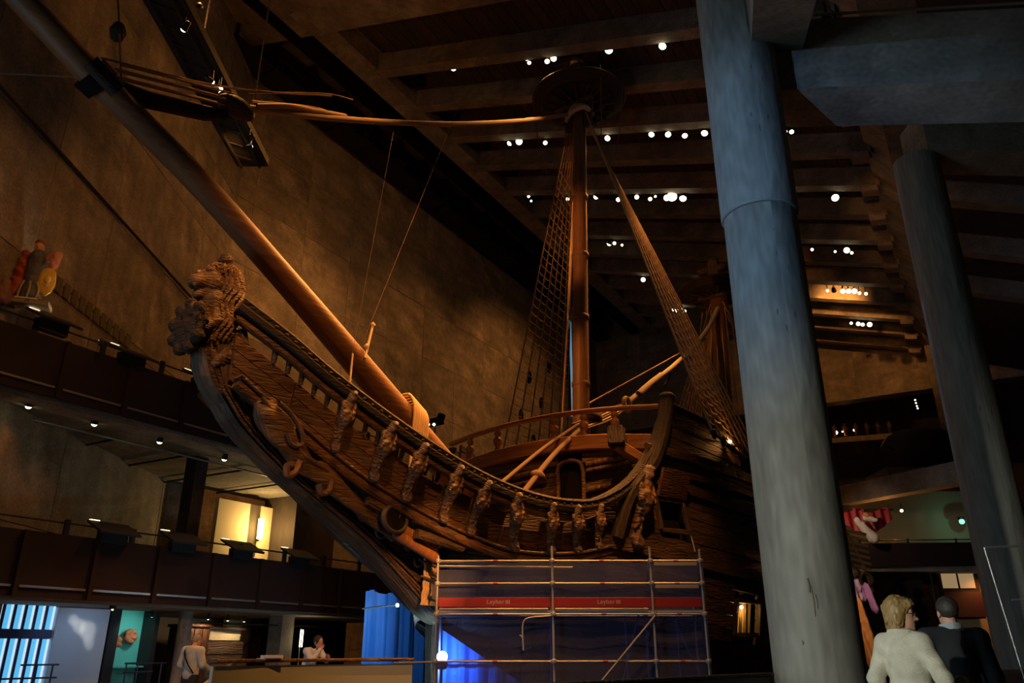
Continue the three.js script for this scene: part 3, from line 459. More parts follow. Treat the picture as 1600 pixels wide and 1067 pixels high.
const LW = table([...lowU].reverse().map((p) => [p[0], p[1]])), LY = table([...lowU].reverse().map((p) => [p[0], p[2]]));
const side = (u, t, out = 0, sd = 1) => S(u, sd * (lerp(LW(u), TW(u), t) + out), lerp(LY(u), TY(u), t));   // t 0 low rail, 1 top rail
for (const sd of [1, -1]) {
  const path = curve(topU.map(([u, w, y]) => S(u, sd * w, y)), 60), lpath = curve(lowU.map(([u, w, y]) => S(u, sd * w, y)), 50);
  const r = sp('upper_rail', sweep(path, [[-0.14, -0.14], [0.14, -0.14], [0.17, -0.04], [0.12, 0.02], [0.16, 0.1], [0.1, 0.16], [-0.1, 0.16], [-0.16, 0.1], [-0.12, 0.02], [-0.17, -0.04]]), M.oakDark, ship, 'dark moulded top rail of the beakhead');
  if (sd > 0) { const stud = new THREE.SphereGeometry(0.035, 6, 4); for (let i = 3; i < 50; i++) { const p = path[i], s = sp('carved_stud', stud, M.oak2, r); s.position.set(p.x, p.y + 0.02, p.z - 0.145); s.scale.set(1.8, 1, 0.7); } }
  sp('second_rail', sweep(path.slice(0, 44).map((p) => V(p.x, p.y - 0.27, p.z + sd * 0.03)), bevP(0.16, 0.14, 0.03)), sd > 0 ? M.oakPanel : M.oak2);
  sp('lower_rail', sweep(lpath, bevP(0.22, 0.2, 0.05)), M.oakPanel, ship, 'reddish lower rail of the beakhead'); 
  sp('lower_fillet', sweep(lpath.map((p) => V(p.x, p.y + 0.13, p.z - sd * 0.02)), bevP(0.3, 0.06, 0.015)), M.oak3);
  // side planks between the rails, in bays
  const bays = [14.3, 13.0, 12.02, 11.07, 10.27, 9.36, 8.63, 7.7, 6.7, 6.0, 5.3, 4.6, 3.9];
  for (let i = 0; i < bays.length - 1; i++) for (let k = 0; k < 3; k++) {
    const a = bays[i], b = bays[i + 1], tt = i < 5 ? 0.6 : 0.66, t0 = 0.05 + k * tt / 3, t1 = t0 + tt / 3 - 0.012; if (i > 6 && k === 2 && i % 2) continue; const back = i > 7 ? -0.22 : -0.07 - (i > 3 ? 0.05 : 0), tilt = i > 5 ? rr(-0.04, 0.04) : 0;
    sp('beak_plank', loft([0, 0.5, 1].map((f) => { const u = lerp(a - 0.02, b + 0.02, f), t = tilt * (f - 0.5); return [side(u, t0 + t, back - 0.06, sd), side(u, t0 + t, back, sd), side(u, t1 + t, back, sd), side(u, t1 + t, back - 0.06, sd)]; })), sd > 0 ? [M.oakPanel, M.oak3, M.oakPanel][k] : M.oak2);
  }
  if (sd > 0) for (let i = 0; i < 16; i++) { const u = 13.5 - i * 0.3; if (Math.abs(((13.5 - u) % 0.95)) < 0.1 && i > 5) continue; sp('small_baluster', bar(side(u, 0.64, -0.07), side(u + 0.03, 0.86, -0.02), 0.05, 0.07, 6), M.oak2); }
}
sp('beak_deck', loft([14, 12, 10, 8, 6, 4, 2.4].map((u) => { const w = LW(u) * 0.95, y = lerp(LY(u), TY(u), 0.18) - (u < 5 ? 0.9 : 0); return [S(u, w, y), S(u, -w, y), S(u, -w, y - 0.12), S(u, w, y - 0.12)]; })), M.oakDark);
// carved figures: one herm, shared by the brackets
const herm = nets((x, y, z) => {
  let d = ell(x, y, z, [0, 0.49, 0.07], [0.085, 0.105, 0.09]);
  d = smin(d, cap(x, y, z, [0, 0.38, 0.02], [0, 0.1, 0.05], 0.12, 0.15, 1.1), 0.06);
  d = smin(d, cap(x, y, z, [0, 0.1, 0.05], [0, -0.36, 0], 0.15, 0.085), 0.05);
  d = smin(d, cap(x, y, z, [-0.13, 0.33, 0.04], [-0.15, 0.1, 0.14], 0.06, 0.045), 0.03); d = smin(d, cap(x, y, z, [0.13, 0.33, 0.04], [0.13, 0.12, 0.16], 0.06, 0.045), 0.03);
  d = smin(d, cap(x, y, z, [-0.15, 0.1, 0.14], [0.04, 0.16, 0.18], 0.045, 0.04), 0.03);
  d = smin(d, ell(x, y, z, [0, -0.43, 0.06], [0.12, 0.1, 0.13]), 0.05); d = smin(d, ell(x, y, z, [0, 0.52, 0.15], [0.03, 0.035, 0.03]), 0.02);
  return d + 0.014 * Math.sin(x * 70 + y * 9) * clamp(0.2 - y, 0, 0.4) + 0.028 * N3(x * 13, y * 13, z * 13) + 0.014 * N3(x * 30, y * 30, z * 30);
}, [-0.32, -0.62, -0.2], [0.32, 0.68, 0.32], 0.021);
[[11.97, 12.06], [11.01, 11.13], [10.24, 10.29], [9.36, 9.36], [8.61, 8.65], [7.84, 7.5], [6.83, 6.56], [6.09, 5.9], [5.31, 5.32], [3.39, 3.94]].forEach(([ut, ub], i) => {
  const a = S(ub, LW(ub) + 0.1, LY(ub) + 0.05), b = S(ut, TW(ut) + 0.14, TY(ut) - 0.02), up = b.clone().sub(a), h = up.length(); up.normalize();
  const out = S(0.25, 0.95, -0.1), xx = up.clone().cross(out).normalize(), zz = xx.clone().cross(up).normalize();
  const o = sp('carved_bracket', herm, i % 3 === 1 ? M.oak3 : M.oakLight); o.position.copy(a).lerp(b, 0.5); o.quaternion.setFromRotationMatrix(new THREE.Matrix4().makeBasis(xx, up, zz)); const k = h / 1.14; o.scale.set(0.8 * Math.max(k * (0.92 + 0.16 * ((i * 7) % 5) / 5), 0.8), k, 0.85 * Math.max(k, 0.85) * (i % 2 ? 1.1 : 0.95));
});
// knee of the head (cutwater)
const cutO = [[14.86, 6.61], [14.69, 6.09], [14.26, 5.64], [13.88, 5.26], [13.06, 4.76], [12.54, 4.50], [11.28, 3.96], [10.08, 3.39], [8.76, 2.56], [7.94, 2.02], [7.43, 1.89]];
const cutI = [[14.5, 6.5], [14.2, 6.1], [13.95, 5.8], [13.66, 5.55], [12.8, 5.0], [12.3, 4.68], [11.5, 4.25], [10.54, 3.85], [9.71, 3.45], [8.82, 3.0], [8.1, 2.4]];
const cO = curve(cutO.map(([u, y]) => S(u, 0, y)), 30), cI = curve(cutI.map(([u, y]) => S(u, 0, y)), 30);
for (let k = 0; k < 4; k++) sp('cutwater_timber', loft(cO.map((p, i) => { const q = cI[i], t = lerp(0.24, 0.32, i / 30) + (k === 2 ? 0.03 : 0), ta = k === 0 ? 0.1 : t; const A = p.clone().lerp(q, k / 4 + 0.008), B = p.clone().lerp(q, (k + 1) / 4 - 0.008); return [V(A.x, A.y, -ta), V(B.x, B.y, -t), V(B.x, B.y, t), V(A.x, A.y, ta)]; })), k === 0 ? mat(0.17, 0.14, 0.115, 0.65, { map: oldMap, bumpMap: oldBump, bumpScale: 0.02 }) : [M.oak2, M.oak, M.oak3][k - 1], ship, k ? undefined : 'greyish front edge of the cutwater, partly painted cool light');  // grey of the front timber partly carries cool daylight
// filling under the deck between cutwater and rail: frieze board with carved vines
sp('frieze_board', loft(cI.map((p, i) => { const u = p.x, w = 0.24 + 0.1 * i / 30, y1 = Math.max(LY(u) - 0.12, p.y + 0.02); return [V(u, p.y, -w), V(u, y1, -w - 0.05), V(u, y1, w + 0.05), V(u, p.y, w)]; })), M.oakDark);
for (let i = 0; i < 26; i++) {
  const f = i / 26, k = 8 + Math.floor(f * 20), p = cI[k], w = 0.36 + 0.14 * f + 0.05, c = V(p.x + rr(-0.1, 0.1), p.y + rr(0.12, 0.42), -w), a0 = rr(0, 6), r0 = rr(0.09, 0.17), pts = [];
  for (let s = 0; s < 9; s++) { const a = a0 + s * 0.75, r = r0 * (1 - s * 0.085); pts.push(V(c.x + r * Math.cos(a), c.y + r * Math.sin(a), c.z - 0.02 + 0.01 * s)); }
  sp('carved_vine', tube(pts, 0.04, 20, 5), i % 2 ? M.oak3 : M.oakLight);
}
for (let i = 0; i < 4; i++) sp('cutwater_moulding', sweep(cO.slice(4, 30).map((p, k) => { const q = cI[k + 4], m = p.clone().lerp(q, 0.3 + i * 0.2); return V(m.x, m.y, -0.36 - 0.02 * (i % 2)); }), bevP(0.06, 0.05, 0.015)), i % 2 ? M.oak2 : M.oak3);
// carved cheek: tongue-shaped volute running down into a half-round log
{
  const ax = curve([[13.75, 5.78], [13.4, 5.5], [12.95, 5.12], [12.45, 4.72], [12.0, 4.62], [11.45, 4.3], [10.9, 4.02], [10.4, 3.82], [10.0, 3.64]].map(([u, y]) => S(u, 0.62 + 0.07 * (13.7 - u), y)), 40), rad = table([[0, 0.1], [0.06, 0.27], [0.2, 0.3], [0.3, 0.24], [0.4, 0.16], [0.5, 0.24], [0.62, 0.16], [0.72, 0.14], [0.85, 0.14], [1, 0.13]]);
  const c = sp('cheek', loft(ax.map((p, i) => { const t = ax[Math.min(i + 1, 40)].clone().sub(ax[Math.max(i - 1, 0)]).normalize(), s = V(0, 0, -1), n = s.clone().cross(t).normalize(), r = rad(i / 40); const ring = []; for (let k = 0; k < 14; k++) { const a = k / 14 * Math.PI * 2, e = 1 + 0.1 * Math.sin(3 * a + i * 0.7); ring.push(p.clone().addScaledVector(n, r * Math.cos(a) * e * 1.15).addScaledVector(s, r * 0.7 * Math.sin(a) * e)); } return ring; }), true), M.oak3, ship, 'carved scroll-ended cheek timber');
  sp('volute_rim', tube(ax.slice(2, 22).map((p, i) => V(p.x + 0.17, p.y + 0.12 + 0.02 * Math.sin(i), p.z - 0.13)), 0.045, 30, 6), M.oakLight, c);
  sp('volute_rim', tube(curve([S(13.45, 0.86, 5.75), S(13.2, 0.9, 5.62), S(12.9, 0.93, 5.3), S(12.85, 0.93, 5.05), S(13.05, 0.9, 5.0), S(13.2, 0.88, 5.2)], 20), 0.05, 26, 6), M.oak2, c);
  sp('curl', tube(curve([S(12.75, 0.8, 4.75), S(12.85, 0.8, 4.52), S(13.0, 0.78, 4.45), S(13.02, 0.78, 4.62), S(12.9, 0.8, 4.66)], 16), 0.075, 22, 6), M.oakLight, c); sp('curl', tube(curve([S(11.95, 0.86, 4.55), S(12.0, 0.88, 4.3), S(12.2, 0.88, 4.22), S(12.28, 0.86, 4.38)], 16), 0.07, 22, 6), M.oak3, c);
  for (const y of [0, 0.19]) sp('half_round_log', bar(S(10.15, 0.92, 3.72 + y * 0.9), S(8.85, 1.05, 3.28 + y), 0.13, 0.12, 10), M.pine, c, 'two parallel new reddish timbers with sawn ends');
}
// hawse hole with its pale collar
{ const c = S(10.35, 1.16, 3.93), h = sp('hawse_hole', new THREE.TorusGeometry(0.28, 0.05, 8, 24).scale(1.25, 0.95, 1.2).translate(c.x, c.y, c.z), mat(0.045, 0.038, 0.03, 0.8)); sp('shade_plug', new THREE.CylinderGeometry(0.27, 0.27, 0.2, 20).rotateX(Math.PI / 2).scale(1.25, 1, 1).translate(c.x, c.y, c.z + 0.06), M.black, h); }  // black plug paints in the shade of the hole
for (const [a, b] of [[[9.9, 1.25, 4.02], [8.9, 1.62, 3.72]], [[9.7, 1.2, 3.7], [8.5, 1.55, 3.5]], [[11.0, 0.95, 4.25], [10.2, 1.1, 4.0]]]) sp('knee_timber', beam(S(...a), S(...b), 0.22, 0.2, 0.05), M.oak2);
// gammoning: many turns of rope between bowsprit and cutwater
{
  const g = sp('gammoning', merge([...Array(7)].map((_, i) => { const u = -0.24 + i * 0.075, ax = curve([S(8.75 + u, 0.62, 4.3), S(8.6 + u, 0.64, 3.75), S(8.42 + u, 0.6, 3.1), S(8.4 + u, 0.52, 2.3)], 30); return tube(ax.map((p, k) => V(p.x + 0.012 * Math.cos(k * 2.1), p.y, p.z + 0.012 * Math.sin(k * 2.1))), 0.037, 60, 6); })), M.rope, ship, 'thick band of rope turns lashing the beak');
  sp('rope_turn', merge([0.45, 0.8].map((t) => tube([S(8.1 + 0.3 * t, 0.68, 2.35 + t), S(8.7 + 0.3 * t, 0.68, 2.45 + t)], 0.03, 4, 5))), M.rope2, g);
  const g2 = sp('bowsprit_lashing', merge([...Array(7)].map((_, i) => { const d = i * 0.085, c = S(8.62 + d, 0, 6.52 + d * 0.5); return tube([S(8.55 + d, -0.35, 6.2 + d * 0.5), S(8.5 + d, -0.3, 6.85 + d * 0.5), S(8.48 + d, 0.12, 6.98 + d * 0.5), S(8.54 + d, 0.4, 6.7 + d * 0.5), S(8.56 + d, 0.42, 6.1), S(8.6 + d, 0.42, 5.3)], 0.04, 22, 6); })), M.rope, ship, 'rope lashing around the foot of the bowsprit');
}
// bowsprit
{
  const P = [[6.4, 5.25], [8.35, 6.3], [10.6, 7.53], [12.88, 8.75], [15.48, 10.06], [17.6, 10.92], [19.1, 11.62], [21, 12.5]].map(([u, y]) => S(u, 0, y)), ax = curve(P, 40), rd = table([[0, 0.37], [0.2, 0.345], [0.45, 0.275], [0.7, 0.25], [0.78, 0.24], [1, 0.22]]);
  const g = loft(ax.map((p, i) => { const t = ax[Math.min(i + 1, 40)].clone().sub(ax[Math.max(0, i - 1)]).normalize(), s = V(0, 0, 1), n = s.clone().cross(t), ring = []; for (let k = 0; k < 28; k++) { const a = k / 28 * Math.PI * 2; ring.push(p.clone().addScaledVector(n, Math.cos(a) * rd(i / 40)).addScaledVector(s, Math.sin(a) * rd(i / 40))); } return ring; }), true);
  const b = sp('bowsprit', g, M.mast, ship, 'long reddish bowsprit rising to the upper left');
  const tdir = P[5].clone().sub(P[4]).normalize(), c = P[5];
  sp('bowsprit_cap', bar(c.clone().addScaledVector(tdir, -0.15), c.clone().addScaledVector(tdir, 0.15), 0.35, 0.36, 20), M.black, b);
  sp('cap_cleat', beam(c.clone().add(S(-0.25, 0.35, -0.25)), c.clone().add(S(0.3, 0.35, 0.0)), 0.2, 0.3, 0.04), M.oakDark, b);
  sp('stay_bracket', sweep([S(17.35, -0.05, 10.95), S(16.6, -0.05, 11.15), S(15.4, -0.05, 11.6), S(14.95, -0.05, 11.85)], bevP(0.3, 0.34, 0.06), V(0, 1, 0), (t) => 1 - 0.35 * t), M.oakDark, b, 'dark spar carrying the stay block');
}
// forestay with its block and lanyards
{
  const f = sp('forestay', tube([S(14.6, 0, 12.25), S(12.11, 0, 13.55), S(7.67, 0, 16.15), S(3.5, 0, 18.9), S(0.3, 0, 21.2)], 0.085, 60, 8), M.rope, ship, 'thick forestay running from the bowsprit to the foretop');
  sp('heart_block', new THREE.SphereGeometry(0.36, 16, 10).scale(1.25, 0.62, 0.7).translate(14.75, 12.15, 0), M.oak2, f);
  for (let i = 0; i < 6; i++) sp('lanyard', bar(S(17.3, -0.16 + i * 0.06, 11.15 + (i % 3) * 0.12), S(15.0, -0.2 + i * 0.08, 12.02 + (i % 3) * 0.12), 0.022, 0.022, 5), M.rope, f);
  sp('seizing', tube([S(14.3, 0.06, 12.45), S(13.5, 0.1, 12.95), S(12.7, 0.05, 13.36), S(11.7, 0, 13.86)], 0.07, 20, 6), M.rope, f); sp('seizing', tube([S(14.4, 0, 12.55), S(12.5, -0.08, 13.62), S(11.9, -0.1, 13.8)], 0.03, 16, 5), M.ropePale, f);
  sp('stay_line', tube([S(17.6, 0, 11.4), S(15.2, 0.1, 12.35), S(12.3, 0.1, 14.05)], 0.022, 14, 5), M.rope, f); sp('stay_line', tube([S(14.6, 0.1, 12.6), S(12.3, 0.1, 14.1), S(11.6, 0.1, 14.4)], 0.018, 14, 5), M.rope, f);
}
{ // gauge wires and their end fittings
  const w = sp('rigging_wire', bar(S(10.75, 0.3, 8.15), S(5.6, 0.3, 22), 0.005, 0.005, 5), M.ropeDark); sp('turnbuckle', merge([bar(S(10.75, 0.34, 7.6), S(10.55, 0.32, 8.5), 0.03, 0.03, 6), lathe([[0, -0.08], [0.07, 0], [0, 0.08]], 10.55, 8.5, -0.32, 8), lathe([[0, -0.08], [0.07, 0], [0, 0.08]], 10.72, 7.9, -0.33, 8)]), M.ropePale, w);
  const w2 = sp('rigging_wire', bar(S(11.7, 0.9, 7.2), S(11.2, 1.2, 13.2), 0.005, 0.005, 5), M.ropeDark); sp('turnbuckle', bar(S(11.7, 0.9, 6.5), S(11.68, 0.9, 7.3), 0.026, 0.02, 6), M.ropePale, w2);
  sp('rigging_wire', bar(S(17.6, 0, 10.95), S(20.5, -6, 12.1), 0.016, 0.016, 5), M.ropeDark); sp('rigging_wire', bar(S(17.2, 0.05, 11.2), S(17.0, -1.5, 14.5), 0.02, 0.02, 5), M.ropeDark);
  const cl = sp('wooden_knob', lathe([[0, 0], [0.12, 0.02], [0.16, 0.2], [0.1, 0.36], [0, 0.4]], 17.1, 12.6, 0.75, 10), M.oakDark, w2);
}
// lion figurehead
{
  const n1 = (x, y, z, f) => N3(x * f, y * f, z * f);
  const body = nets((x, y, z) => {                     // x = u-14.7, y = height-7, z = -w
    let d = cap(x, y, z, [0.05, 0.55, 0], [-0.25, -0.72, 0], 0.34, 0.24);
    d = smin(d, cap(x, y, z, [0.0, 0.2, 0.28], [0.45, -0.1, 0.24], 0.15, 0.12), 0.1); d = smin(d, cap(x, y, z, [0.0, 0.2, -0.28], [0.45, -0.1, -0.24], 0.15, 0.12), 0.1);
    d = smin(d, cap(x, y, z, [0.45, -0.1, -0.24], [0.62, 0.25, -0.14], 0.12, 0.13), 0.06); d = smin(d, cap(x, y, z, [0.45, -0.1, 0.24], [0.62, 0.25, 0.14], 0.12, 0.13), 0.06);
    d = smin(d, cap(x, y, z, [-0.3, -0.5, 0.26], [-0.05, -0.68, 0.26], 0.2, 0.12), 0.08); d = smin(d, cap(x, y, z, [-0.3, -0.5, -0.26], [-0.05, -0.68, -0.26], 0.2, 0.12), 0.08);
    return d + 0.03 * n1(x, y * 0.6, z, 9) + 0.025 * n1(x, y, z, 22);
  }, [-0.8, -1.25, -0.75], [0.95, 1.1, 0.75], 0.035);
  const root = sp('lion_figurehead', body, M.oak3, ship, 'carved roaring lion figurehead at the tip of the beak'); root.position.set(14.6, 7.05, 0); root.rotation.y = 0.12; root.scale.set(0.8, 1, 0.9);
  const head = nets((x, y, z) => {
    let d = ell(x, y, z, [0.12, 0.95, 0], [0.34, 0.3, 0.3]);
    d = smin(d, cap(x, y, z, [0.25, 0.98, 0], [0.62, 0.82, 0], 0.22, 0.15), 0.08);       // muzzle
    d = smin(d, cap(x, y, z, [0.2, 0.72, 0], [0.5, 0.6, 0], 0.16, 0.1), 0.05);            // lower jaw
    d = Math.max(d, -cap(x, y, z, [0.42, 0.69, 0], [0.85, 0.66, 0], 0.045, 0.1));         // open mouth
    d = smin(d, ell(x, y, z, [0.68, 0.9, 0], [0.08, 0.06, 0.1]), 0.03); for (const s of [-1, 1]) { d = smin(d, ell(x, y, z, [0.36, 1.13, s * 0.16], [0.12, 0.06, 0.08]), 0.03); d = smin(d, ell(x, y, z, [0.02, 1.22, s * 0.24], [0.09, 0.12, 0.07]), 0.03); d = Math.max(d, -ell(x, y, z, [0.46, 1.04, s * 0.19], [0.05, 0.04, 0.06])); }
    return d + 0.016 * n1(x, y, z, 16);
  }, [-0.4, 0.35, -0.5], [0.95, 1.5, 0.5], 0.026);
  sp('head', head, M.oakLight, root);
  const mane = nets((x, y, z) => { let d = ell(x, y, z, [-0.28, 0.8, 0], [0.36, 0.55, 0.44]); d = smin(d, ell(x, y, z, [-0.15, 0.15, 0], [0.36, 0.55, 0.42]), 0.1); d = smin(d, ell(x, y, z, [-0.1, 1.22, 0], [0.28, 0.16, 0.3]), 0.08); const r = Math.abs(Math.sin(11 * Math.atan2(z, x + 0.1) + 5 * y + 1.2 * Math.sin(9 * y))); return d - 0.08 * r + 0.025 * n1(x, y, z, 16); }, [-0.9, -0.65, -0.75], [0.5, 1.55, 0.75], 0.032);
  sp('mane', mane, M.oakLight, root, 'curly carved mane');
  const shield = nets((x, y, z) => { let d = ell(x, y, z, [0.58, -0.1, 0], [0.17, 0.5, 0.42]); for (let i = 0; i < 9; i++) { const a = i / 9 * 6.283; d = smin(d, ell(x, y, z, [0.6, -0.1 + 0.46 * Math.cos(a), 0.4 * Math.sin(a)], [0.15, 0.12, 0.13]), 0.03); } d = Math.max(d, -ell(x, y, z, [0.78, 0.05, 0.14], [0.1, 0.1, 0.1])); d = Math.max(d, -ell(x, y, z, [0.78, 0.05, -0.14], [0.1, 0.1, 0.1])); d = Math.max(d, -ell(x, y, z, [0.62, 0.0, -0.4], [0.1, 0.16, 0.1])); return d + 0.028 * n1(x, y, z, 14); }, [0.2, -0.85, -0.7], [1.0, 0.65, 0.7], 0.032);
  sp('shield', shield, M.oakDark, root, 'dark carved shield held in the paws');
  const crest = nets((x, y, z) => { let d = cap(x, y, z, [-0.2, 1.5, 0], [-0.75, 0.35, 0.0], 0.16, 0.26); for (let i = 0; i < 6; i++) d = smin(d, ell(x, y, z, [-0.05 - i * 0.13, 1.5 - i * 0.22, (i % 2 ? 1 : -1) * 0.14], [0.15, 0.14, 0.16]), 0.04); return d + 0.06 * n1(x, y, z, 9); }, [-1.15, 0, -0.5], [0.25, 1.85, 0.5], 0.036);
  sp('crest', crest, M.oak2, root, 'dark curled tail and crest behind the head'); 
  const trail = nets((x, y, z) => { let d = cap(x, y, z, [-0.35, 0.3, 0.2], [-0.75, -0.8, 0.28], 0.22, 0.2); d = smin(d, cap(x, y, z, [-0.75, -0.8, 0.28], [-1.05, -1.45, 0.3], 0.2, 0.12), 0.08); for (let i = 0; i < 7; i++) d = smin(d, ell(x, y, z, [-0.35 - i * 0.1, 0.2 - i * 0.24, 0.42], [0.12, 0.1, 0.1]), 0.03); return d + 0.05 * n1(x, y, z, 10); }, [-1.4, -1.8, -0.2], [0.1, 0.75, 0.75], 0.036);
  const tr = sp('carved_garland', trail, M.oak2, root); tr.scale.z = -1;
  sp('head_bracket', sweep(curve([S(-0.5, 0.5, 0.1), S(-0.72, 0.52, -0.4), S(-1.0, 0.54, -0.9), S(-1.35, 0.58, -1.35)], 12), bevP(0.14, 0.2, 0.03)), mat(0.2, 0.18, 0.16, 0.6, { map: oldMap, bumpMap: oldBump, bumpScale: 0.02 }), root, 'timber running down behind the lion, cool light painted into its grey');  // cool light from the left is put into this grey
  sp('hollow_board', sweep(curve([S(-0.35, 0.34, -0.2), S(-0.6, 0.36, -0.75), S(-1.05, 0.4, -1.25)], 12), rectP(0.06, 0.75)), M.oak, root);
}

// ---- foremast
const mU = (y) => 0.01 - 0.055 * (y - 7.9);
function mast(name, label, u0, rake, y0, y1, topY, r0, r1, topR, parent = ship) {
  const U = (y) => u0 - rake * (y - y0), pt = (y, w = 0, du = 0) => S(U(y) + du, w, y);
  const m = sp(name, loft([...Array(13)].map((_, i) => { const y = lerp(y0 - 6, y1, i / 12), r = lerp(r0, r1, clamp((y - y0) / (y1 - y0), 0, 1)), ring = []; for (let k = 0; k < 20; k++) { const a = k / 20 * 6.2832; ring.push(pt(y, r * Math.sin(a), r * Math.cos(a))); } return ring; }), true), M.mast, parent, label);
  const cx = U(topY);
  const tp = sp('top_platform', lathe([[r1 + 0.12, 0.0], [topR * 0.72, 0.06], [topR * 0.8, 0.16], [topR * 0.92, 0.28], [topR, 0.4], [topR + 0.05, 0.44], [topR, 0.48], [topR - 0.05, 0.42], [topR * 0.86, 0.3], [topR * 0.74, 0.2], [r1 + 0.12, 0.16]], cx, topY, 0, 36), M.oakDark, parent, 'round dark top platform');
  for (let k = 0; k < 16; k++) { const a = k / 16 * 6.2832, c = Math.cos(a), s = Math.sin(a); sp('rib', bar(V(cx + c * 0.5, topY - 0.05, s * 0.5), V(cx + c * topR * 0.78, topY + 0.02, s * topR * 0.78), 0.05, 0.05, 5), M.oak2, tp); }
  sp('rim', new THREE.TorusGeometry(topR, 0.07, 6, 40).rotateX(Math.PI / 2).translate(cx, topY + 0.44, 0), M.oak2, tp);
  sp('hounds', merge([beam(pt(topY - 1.1, 0.34, 0.1), pt(topY - 0.02, 0.5, 0.1), 0.5, 0.14, 0.03, V(1, 0, 0)), beam(pt(topY - 1.1, -0.34, 0.1), pt(topY - 0.02, -0.5, 0.1), 0.5, 0.14, 0.03, V(1, 0, 0)), beam(pt(topY - 0.08, -0.9, 0.42), pt(topY - 0.08, 0.9, 0.42), 0.2, 0.2, 0.03), beam(pt(topY - 0.08, -0.9, -0.42), pt(topY - 0.08, 0.9, -0.42), 0.2, 0.2, 0.03)]), M.oak3, m);
  sp('mast_head', loft([[0, 0.3], [2.08, 0.27], [2.13, 0.27]].map(([h, r]) => [S(cx - r, -r, topY + h), S(cx + r, -r, topY + h), S(cx + r, r, topY + h), S(cx - r, r, topY + h)])), M.oakLight, m);
  return { m, U, cx };
}
const fore = mast('foremast', 'reddish foremast with the round foretop', 0.01, 0.055, 7.9, 22.6, 22.25, 0.3, 0.26, 1.88);
sp('mast_cap', merge([lathe([[0, 0], [0.34, 0], [0.34, 0.56], [0, 0.56]], fore.cx, 24.38, 0, 20)]), M.copper, fore.m, 'copper sleeve on the mast head');
sp('cap_board', beam(S(fore.cx + 0.2, -1.0, 24.66), S(fore.cx - 0.2, 1.0, 24.8), 0.4, 0.26, 0.03), M.oakLight, fore.m); sp('mast_tip', lathe([[0.2, 0], [0.24, 0.03], [0.2, 0.12], [0, 0.14]], fore.cx, 24.92, 0, 14), M.oak3, fore.m);
for (const y of [10, 12.6, 15.2, 17.8]) sp('rope_band', lathe([[0.27, -0.09], [0.325, -0.07], [0.325, 0.07], [0.27, 0.09]], fore.U(y), y, 0, 20), M.mast, fore.m);
sp('collar_rope', tube([S(fore.cx + 0.5, -0.35, 21.55), S(fore.cx + 0.62, 0.05, 21.65), S(fore.cx + 0.4, 0.5, 21.8), S(fore.cx - 0.1, 0.55, 21.7)], 0.1, 20, 7), M.ropePale, fore.m, 'pale rope collar below the foretop');
sp('collar_rope', tube([S(fore.cx + 0.45, -0.4, 21.4), S(fore.cx + 0.6, 0.05, 21.9), S(fore.cx + 0.3, 0.42, 22.0)], 0.08, 20, 7), M.rope, fore.m); 
function shrouds(mt, name, label, topY, bases, sd, mlow, ratLen, thick) {
  const top = (i) => S(mt.U(topY) + 0.15 - i * 0.06, sd * 0.34, topY - 0.1 * i), n = bases.length;
  const g = sp(name, merge([0.012, -0.012].map((o) => bar(bases[0].clone().add(V(o, 0.1, 0)), bases[n - 1].clone().add(V(o, 0.1, 0)), 0.05, 0.05, 6))), M.oakDark, ship, label); bases.forEach((b, i) => sp('shroud', bar(b, top(i), thick, thick * 0.9, 6), mlow, g));
  const f0 = 0.0, rows = ratLen;
  for (let k = 1; k <= rows; k++) { const t = k / (rows + 1) * 0.86, pts = bases.map((b, i) => { const p = b.clone().lerp(top(i), t); p.y = b.y + 0; return b.clone().lerp(top(i), t).add(V(0, (i % 2 ? -0.0 : 0.03), 0)); }); const path = []; for (let i = 0; i < n - 1; i++) { path.push(pts[i]); const m = pts[i].clone().lerp(pts[i + 1], 0.5); m.y -= 0.05; path.push(m); } path.push(pts[n - 1]); sp('ratline', tube(path, thick * 0.55, n * 4, 4), M.ropePale, g); }
  for (const b of bases) sp('deadeye', new THREE.SphereGeometry(0.15, 8, 6).scale(1, 1.2, 0.6).translate(b.x, b.y + 0.1, b.z), M.oakDark, g);
  return g;
}
shrouds(fore, 'port_shroud', 'port shrouds of the foremast with rope rungs', 21.9, [...Array(8)].map((_, i) => S(0.3 - i * 0.72, 4.75 + 0.02 * i, 7.35 - (i > 5 ? 0.5 : i * 0.08))), 1, M.rope, 40, 0.036);
shrouds(fore, 'starboard_shroud', 'starboard shrouds of the foremast with rope rungs', 21.9, [...Array(7)].map((_, i) => S(-1.3 - i * 0.85, -4.4, 7.3)), -1, M.ropeDark, 38, 0.034);
for (let k = 0; k < 5; k++) sp('pulley_block', new THREE.SphereGeometry(0.16, 10, 8).scale(0.7, 1.7, 0.6).translate(...S(-3.2 + (k % 2) * 1.2, -3.95 + 0.2 * k, 9.2 + k * 0.75).toArray()), M.black, fore.m);
for (const du of [0, 0.5, 1.1]) sp('halyard', bar(S(fore.U(21) - 0.2 - du * 0.2, -0.3, 21), S(-1.2 - du, -1.6 - du * 0.6, 7.2), 0.022, 0.022, 5), M.rope, fore.m);
for (const [w, a] of [[-1.9, 0.6], [1.9, -0.3], [1.5, 0.9]]) sp('futtock_rope', tube([S(fore.cx + a, w, 23.1), S(fore.cx + a * 0.8, w * 0.9, 21.0), S(fore.cx + a * 0.5, w * 0.75, 19.4)], 0.018, 12, 4), M.ropeDark, fore.m);
